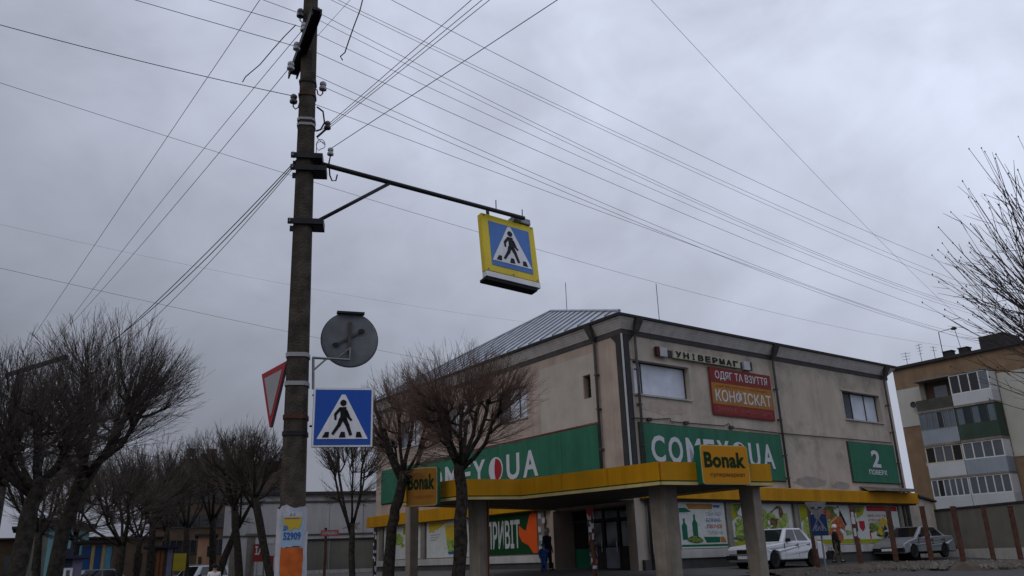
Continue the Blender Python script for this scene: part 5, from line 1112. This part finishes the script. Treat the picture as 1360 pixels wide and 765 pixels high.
# brown block of flats behind the row
def brown_block():
    a, b = at_d(205, 640, 96), at_d(392, 640, 96); d = Vector((b.x - a.x, b.y - a.y)); L = d.length; t = thing('apartment_block', 'distant dark brown block of flats with a stepped roofline behind the street trees', 'building', (a.x, a.y, 0), atan2(d.y, d.x) + .05)
    for u0, u1, h in ((0, .07, 10.8), (.07, .16, 12.0), (.16, .30, 13.0), (.30, .42, 13.6), (.42, 1.0, 12.9)): one(lambda m: m.box(L * u0 + .003, L * u1 - .003, 0, 12, .3, h), 'wall', brick_dk, t)
    for i in range(10):
        for z in (3.2, 5.8, 8.4): window(t, lambda u, z_, d_: (u, -d_, z_), L * (.05 + .095 * i), L * (.05 + .095 * i) + 1.3, z, z + 1.4, [.5], glass_dk, frame_dk, -.14, .07, sill=False)
    for u in (.2, .36, .6): one(lambda m: m.box(L * u, L * u + .9, 3, 4, 13.7, 14.5), 'chimney', brick_dk, t)
brown_block()

# ------------------------------------------------------------------ small road signs by the bank
p = G(1093, 28.5); t = thing('sign_post', 'thin grey post carrying the small triangle and crossing signs by the bank', 'post', p, 0); h = at_d(1085, 667, 28.5).z - p.z; lx = at_d(1085, 667, 28.5)
tp = lx - p
one(lambda m: m.tube([(0, 0, -.2), (tp.x, tp.y, h)], .032, 8), 'tube', steel_gy, t)
c = at_d(1084, 676, 28.4); t = thing('give_way_sign', 'small inverted triangle sign seen from its grey back above the dark crossing sign', 'road sign', c, -atan2(c.x, c.y))
fp('plate', steel_back, t, fR, [(-.33, .22), (.33, .22), (.03, -.34), (-.03, -.34)], -.01, .015); fb('stiffener', steel_dk, t, fR, -.16, .16, .02, .06, .017, .03); fb('clip', steel_gy, t, fR, -.04, .04, .0, .08, .032, .05)
c = at_d(1087.5, 697, 28.4); t = thing('crossing_sign', 'small dull blue crossing sign on the thin post by the bank', 'road sign', c, -atan2(c.x, c.y) + .1)
dullb = M('sign_blue_dull', (.012, .03, .10), .6, .1, 3); fb('plate', steel_back, t, fR, -.26, .26, -.33, .33, -.02, 0); fb('field', dullb, t, fR, -.25, .25, -.32, .32, .002, .005)
pictogram(t, fR, .55, .007, M('sign_faded', (.14, .15, .18), .6, .2, 5), dullb, 0, 0)

# ------------------------------------------------------------------ cars
def car(label, loc, rot, paint, kind, z):
    t = thing('parked_car', label, 'car', (loc.x, loc.y, z), rot)
    if kind == 'boxy': Ln, Wd, wr, wx = 4.1, 1.62, .29, (.74, 3.16); top = [(0, .45), (.02, .72), (.10, .80), (1.30, .90), (1.36, .93), (3.42, .95), (4.02, .90), (4.1, .84), (4.1, .45)]; cab = (1.25, 1.80, 2.82, 3.30, .93, 1.43)
    elif kind == 'round': Ln, Wd, wr, wx = 4.24, 1.68, .29, (.80, 3.32); top = [(0, .40), (-.02, .55), (.08, .68), (.5, .80), (1.15, .93), (3.5, 1.0), (4.1, .98), (4.22, .86), (4.24, .45)]; cab = (1.05, 1.85, 2.95, 3.72, .94, 1.43)
    else: Ln, Wd, wr, wx = 4.2, 1.76, .34, (.80, 3.35); top = [(0, .5), (.02, .82), (.12, .92), (1.1, 1.05), (1.2, 1.08), (4.0, 1.10), (4.18, 1.0), (4.2, .5)]; cab = (1.10, 1.65, 3.75, 4.08, 1.08, 1.72)
    zb = .24; hw = Wd / 2; X = lambda x: x - Ln / 2
    outl = [(Ln - .05, zb)]
    for wxx in (wx[1], wx[0]):
        ra = wr + .07; outl += [(wxx + ra * cos(a), max(zb, wr + ra * sin(a))) for a in [pi * i / 10 for i in range(11)]]
    outl += [(.05, zb)] + top
    m = MB(); m.hexa([(X(x), -hw * (1 - .03 * (q > .6)), q) for x, q in outl], [(X(x), hw * (1 - .03 * (q > .6)), q) for x, q in outl]); m.build('body', paint, t, bevel=.045, seg=3)
    one(lambda m: m.box(X(.35), X(Ln - .35), -hw + .22, hw - .22, .2, .62), 'underbody', trim_k, t)
    x1, x2, x3, x4, zl, zt = cab; wb, wt = hw * .96, hw * .76
    cb = [(X(x1), -wb, zl - .03), (X(x4), -wb, zl - .03), (X(x4), wb, zl - .03), (X(x1), wb, zl - .03)]; ct = [(X(x2), -wt, zt), (X(x3), -wt, zt), (X(x3), wt, zt), (X(x2), wt, zt)]
    m = MB(); m.hexa(cb, ct); m.build('roof', paint, t, bevel=.05, seg=3)
    cv, tv = [Vector(p) for p in cb], [Vector(p) for p in ct]
    def glass(a, b, c, d_, u0, u1, v0, v1, nm='window'):       # a,b bottom, d_,c top
        def Q(u, v): return a.lerp(b, u).lerp(d_.lerp(c, u), v)
        n = (b - a).cross(d_ - a).normalized(); cen = (a + b + c + d_) / 4
        if n.dot(cen - Vector((0, 0, .9))) < 0: n = -n
        q = [Q(u0, v0), Q(u1, v0), Q(u1, v1), Q(u0, v1)]; m = MB(); m.hexa([p + n * .002 for p in q], [p + n * .012 for p in q]); m.build(nm, glass_dk, t)
    glass(cv[3], cv[0], tv[0], tv[3], .08, .92, .10, .92, 'windscreen'); glass(cv[1], cv[2], tv[2], tv[1], .1, .9, .14, .9, 'rear_window')
    for s in (0, 1):
        a, b, c, d_ = (cv[0], cv[1], tv[1], tv[0]) if s == 0 else (cv[3], cv[2], tv[2], tv[3])
        glass(a, b, c, d_, .10, .47, .14, .90); glass(a, b, c, d_, .52, .88, .14, .90)
    for sy in (-1, 1):
        for wxx in wx:
            w = bpy.data.objects.new('wheel', None); COL.objects.link(w); w.parent = t; w.location = (X(wxx), sy * (hw - .11), wr)
            one(lambda m: m.lathe([(wr * .62, -.085), (wr * .93, -.09), (wr, -.06), (wr, .06), (wr * .93, .09), (wr * .62, .085)], axis='y', k=20), 'tyre', tyre_m, w)
            one(lambda m: m.lathe([(wr * .12, sy * .075), (wr * .25, sy * .06), (wr * .5, sy * .055), (wr * .61, sy * .088), (wr * .61, 0)], axis='y', k=16), 'rim', steel_gy, w)
        y = sy * (hw * .66); lz = top[1][1] - (.10 if kind != 'suv' else .1)
        one(lambda m: m.box(X(-.035), X(.10), y - .2, y + .2, lz - .09, lz + .07), 'headlight', lampg, t, bevel=.02)
        one(lambda m: m.box(X(Ln - .08), X(Ln + .02), y - .18, y + .18, .66, .82), 'tail_light', lampr, t, bevel=.02)
        one(lambda m: m.box(X(x1 + .28), X(x1 + .42), sy * (hw + .02) - .07, sy * (hw + .02) + .07, zl + .0, zl + .13), 'mirror', trim_k, t, bevel=.02)
        for hx in (.42, .78): one(lambda m: m.box(X(x1 + (x4 - x1) * hx), X(x1 + (x4 - x1) * hx + .16), sy * hw * .972 - .015, sy * hw * .972 + .02, zl - .14, zl - .11), 'door_handle', trim_k, t)
        for hx in (.06, .49, .86): one(lambda m: m.box(X(x1 + (x4 - x1) * hx), X(x1 + (x4 - x1) * hx + .012), sy * hw * .990 - .012, sy * hw * .990 + .012, .36, zl - .06), 'door_gap', trim_k, t)
    bm_ = trim_k if kind != 'suv' else paint
    one(lambda m: m.box(X(-.10), X(.12), -hw + .01, hw - .01, .34, .50), 'bumper', bm_, t, bevel=.03); one(lambda m: m.box(X(Ln - .1), X(Ln + .09), -hw + .01, hw - .01, .36, .52), 'bumper', bm_, t, bevel=.03)
    one(lambda m: m.box(X(-.03), X(.08), -hw * .42, hw * .42, top[1][1] - .17, top[1][1] - .03), 'grille', trim_k, t); one(lambda m: m.box(X(-.115), X(-.102), -.26, .26, .36, .47), 'number_plate', sign_w, t)
    if kind == 'suv':
        for sy in (-1, 1): one(lambda m: m.tube([(X(x2 + .1), sy * wt * .85, zt + .0), (X(x2 + .2), sy * wt * .85, zt + .06), (X(x3 - .2), sy * wt * .85, zt + .06), (X(x3 - .1), sy * wt * .85, zt)], .018, 6), 'roof_rail', steel_gy, t)
    return t
P = at_d(1033, 735, 34.6); car('white boxy old saloon car parked in front of the shop windows', P, ROT + .04, car_white, 'boxy', gz(P.x, P.y) + .02)
P = at_d(1214, 725, 45.0); car('silver rounded saloon car parked behind the rusty posts', P, ROT - .05, car_silver, 'round', gz(P.x, P.y) + .06)
P = at_d(263, 760, 56.0); car('white off-road car with roof rails in the street at lower left', P, ROT + .45, car_white, 'suv', at_d(263, 750.5, 56).z - 1.76)
P = at_d(122, 765, 47.0); car('dark saloon car with only its pale roof showing at lower left', P, ROT + .1, M('car_grey', (.16, .165, .18), .3, .04, 2, 0, .4, spec=.5), 'round', at_d(122, 756.5, 47).z - 1.43)

# ------------------------------------------------------------------ people
def skinned(name, verts, edges, rad, mat, parent, root=0, sub=1):
    me = bpy.data.meshes.new(name); me.from_pydata(verts, edges, []); me.materials.append(mat); o = bpy.data.objects.new(name, me); COL.objects.link(o); o.parent = parent
    sk = o.modifiers.new('Skin', 'SKIN'); sk.use_smooth_shade = True
    for i, r in enumerate(rad): s = me.skin_vertices[0].data[i]; s.radius = (r, r) if not hasattr(r, '__len__') else r
    me.skin_vertices[0].data[root].use_root = True
    sb = o.modifiers.new('Subdivision', 'SUBSURF'); sb.levels = sub; sb.render_levels = sub; return o
def person(label, loc, rot, H, coat, legs, hat, stride=.12, coat_len=.42, hold=False):
    t = thing('person', label, 'person', loc, rot); k = H / 1.7
    S = lambda *p: tuple(c * k for c in p)
    V = [S(0, 0, .95), S(0, .01, 1.15), S(0, 0, 1.38), S(0, -.01, 1.47), S(0, -.03, 1.56), S(0, -.02, 1.66)]; E = [(0, 1), (1, 2), (2, 3), (3, 4), (4, 5)]; Rr = [.13, .12, .12, .05, .085, .08]
    jt = {}
    for s in (-1, 1):
        b = len(V); st_ = s * stride
        V += [S(s * .09, 0, .90), S(s * .10, -st_ * .55 - .03, .50), S(s * .10, -st_ * 1.0 + (.10 if s < 0 else .0), .09), S(s * .11, -st_ - .13 + (.10 if s < 0 else .0), .04)]; Rr += [.10, .065, .045, .04]; E += [(0, b), (b, b + 1), (b + 1, b + 2), (b + 2, b + 3)]; jt['leg', s] = b
        a = len(V); V += [S(s * .19, 0, 1.36), S(s * .24, .03 + st_ * .3, 1.09), S(s * .23, -.10 + st_ * .6, .88), S(s * .23, -.13 + st_ * .6, .80)]; Rr += [.065, .045, .032, .035]; E += [(2, a), (a, a + 1), (a + 1, a + 2), (a + 2, a + 3)]; jt['arm', s] = a
        for q, (dx, l) in enumerate(((-.03, .07), (-.01, .08), (.01, .075), (.03, .06))):
            h = len(V); V += [S(s * .23 + dx, -.14 + st_ * .6, .76), S(s * .23 + dx, -.13 + st_ * .6, .80 - l)]; Rr += [.009, .008]; E += [(a + 3, h), (h, h + 1)]
        h = len(V); V += [S(s * .20, -.17 + st_ * .6, .80), S(s * .19, -.18 + st_ * .6, .76)]; Rr += [.010, .009]; E += [(a + 2, h), (h, h + 1)]
    skinned('body', V, E, [r * k for r in Rr], skin_m, t)
    cv = [S(0, .0, .95), S(0, .01, 1.15), S(0, 0, 1.36), S(0, -.005, 1.44)]; ce = [(0, 1), (1, 2), (2, 3)]; cr = [.185, .17, .175, .075]
    cv += [S(0, 0, .95 - coat_len)]; ce += [(0, 4)]; cr += [.20]
    for s in (-1, 1):
        a = jt['arm', s]; b = len(cv); cv += [V[a], V[a + 1], V[a + 2]]; cr += [.085, .07, .055]; ce += [(2, b), (b, b + 1), (b + 1, b + 2)]
    skinned('coat', cv, ce, [r * k for r in cr], coat, t)
    lv, le, lr = [S(0, 0, .92)], [], [.13]
    for s in (-1, 1):
        a = jt['leg', s]; b = len(lv); lv += [V[a], V[a + 1], V[a + 2]]; lr += [.105, .078, .062]; le += [(0, b), (b, b + 1), (b + 1, b + 2)]
        one(lambda m: (m.box(V[a + 3][0] - .045 * k, V[a + 3][0] + .045 * k, V[a + 3][1] - .05 * k, V[a + 3][1] + .19 * k, 0.0, .085 * k)), 'shoe', cloth_k, t, bevel=.02)
    skinned('trousers', lv, le, [r * k for r in lr], legs, t)
    one(lambda m: m.lathe([(.115 * k, 1.585 * k), (.12 * k, 1.62 * k), (.115 * k, 1.68 * k), (.085 * k, 1.735 * k), (.02 * k, 1.76 * k)], (0, -.015 * k, 0), 'z', 14), 'hat', hat, t, smooth=True)
    for x in (-.032, .032): one(lambda m: m.lathe([(.004, -.012), (.012, 0), (.004, .012)], (x * k, -.115 * k, 1.58 * k), 'y', 8), 'eye', cloth_k, t)
    one(lambda m: m.hexa([(-.014 * k, -.10 * k, 1.53 * k), (.014 * k, -.10 * k, 1.53 * k), (0, -.10 * k, 1.58 * k)], [(-.008 * k, -.135 * k, 1.535 * k), (.008 * k, -.135 * k, 1.535 * k), (0, -.12 * k, 1.575 * k)]), 'nose', skin_m, t)
    return t
P = at_d(727, 730, 33.0); person('adult in a dark coat and white hat standing at the entrance', Vector((P.x, P.y, gz(P.x, P.y))), .9, 1.55, cloth_n, cloth_k, cloth_w, .05)
P = at_d(722, 745, 31.6); person('child in a bright blue snowsuit in front of the adult at the entrance', Vector((P.x, P.y, gz(P.x, P.y) - .05)), .3, 1.06, cloth_b, cloth_b, cloth_b, .05, .5)
P = at_d(1111, 725, 39.3); person('person in a long black coat and pale hat walking past the crayfish poster', Vector((P.x, P.y, gz(P.x, P.y) + .05)), 1.3, 1.52, cloth_k, cloth_g, cloth_w, .16)
P = at_d(285, 757, 36.0); person('person in a white jacket and dark hat beside the white off-road car', Vector((P.x, P.y, at_d(285, 750, 36).z - 1.62)), .4, 1.62, cloth_w, cloth_n, cloth_k, .08)
t = thing('shopping_bag', 'dark bag carried low by the person walking past the crayfish poster', 'bag', at_d(1104, 738, 39.2) + Vector((0, 0, -.15)), .5)
one(lambda m: m.hexa([(-.2, -.1, 0), (.2, -.1, 0), (.2, .1, 0), (-.2, .1, 0)], [(-.17, -.05, .36), (.17, -.05, .36), (.17, .05, .36), (-.17, .05, .36)]), 'bag_body', cloth_k, t, bevel=.03); one(lambda m: m.tube([(-.1, 0, .35), (-.06, 0, .5), (.06, 0, .5), (.1, 0, .35)], .012, 5), 'handle', cloth_k, t)
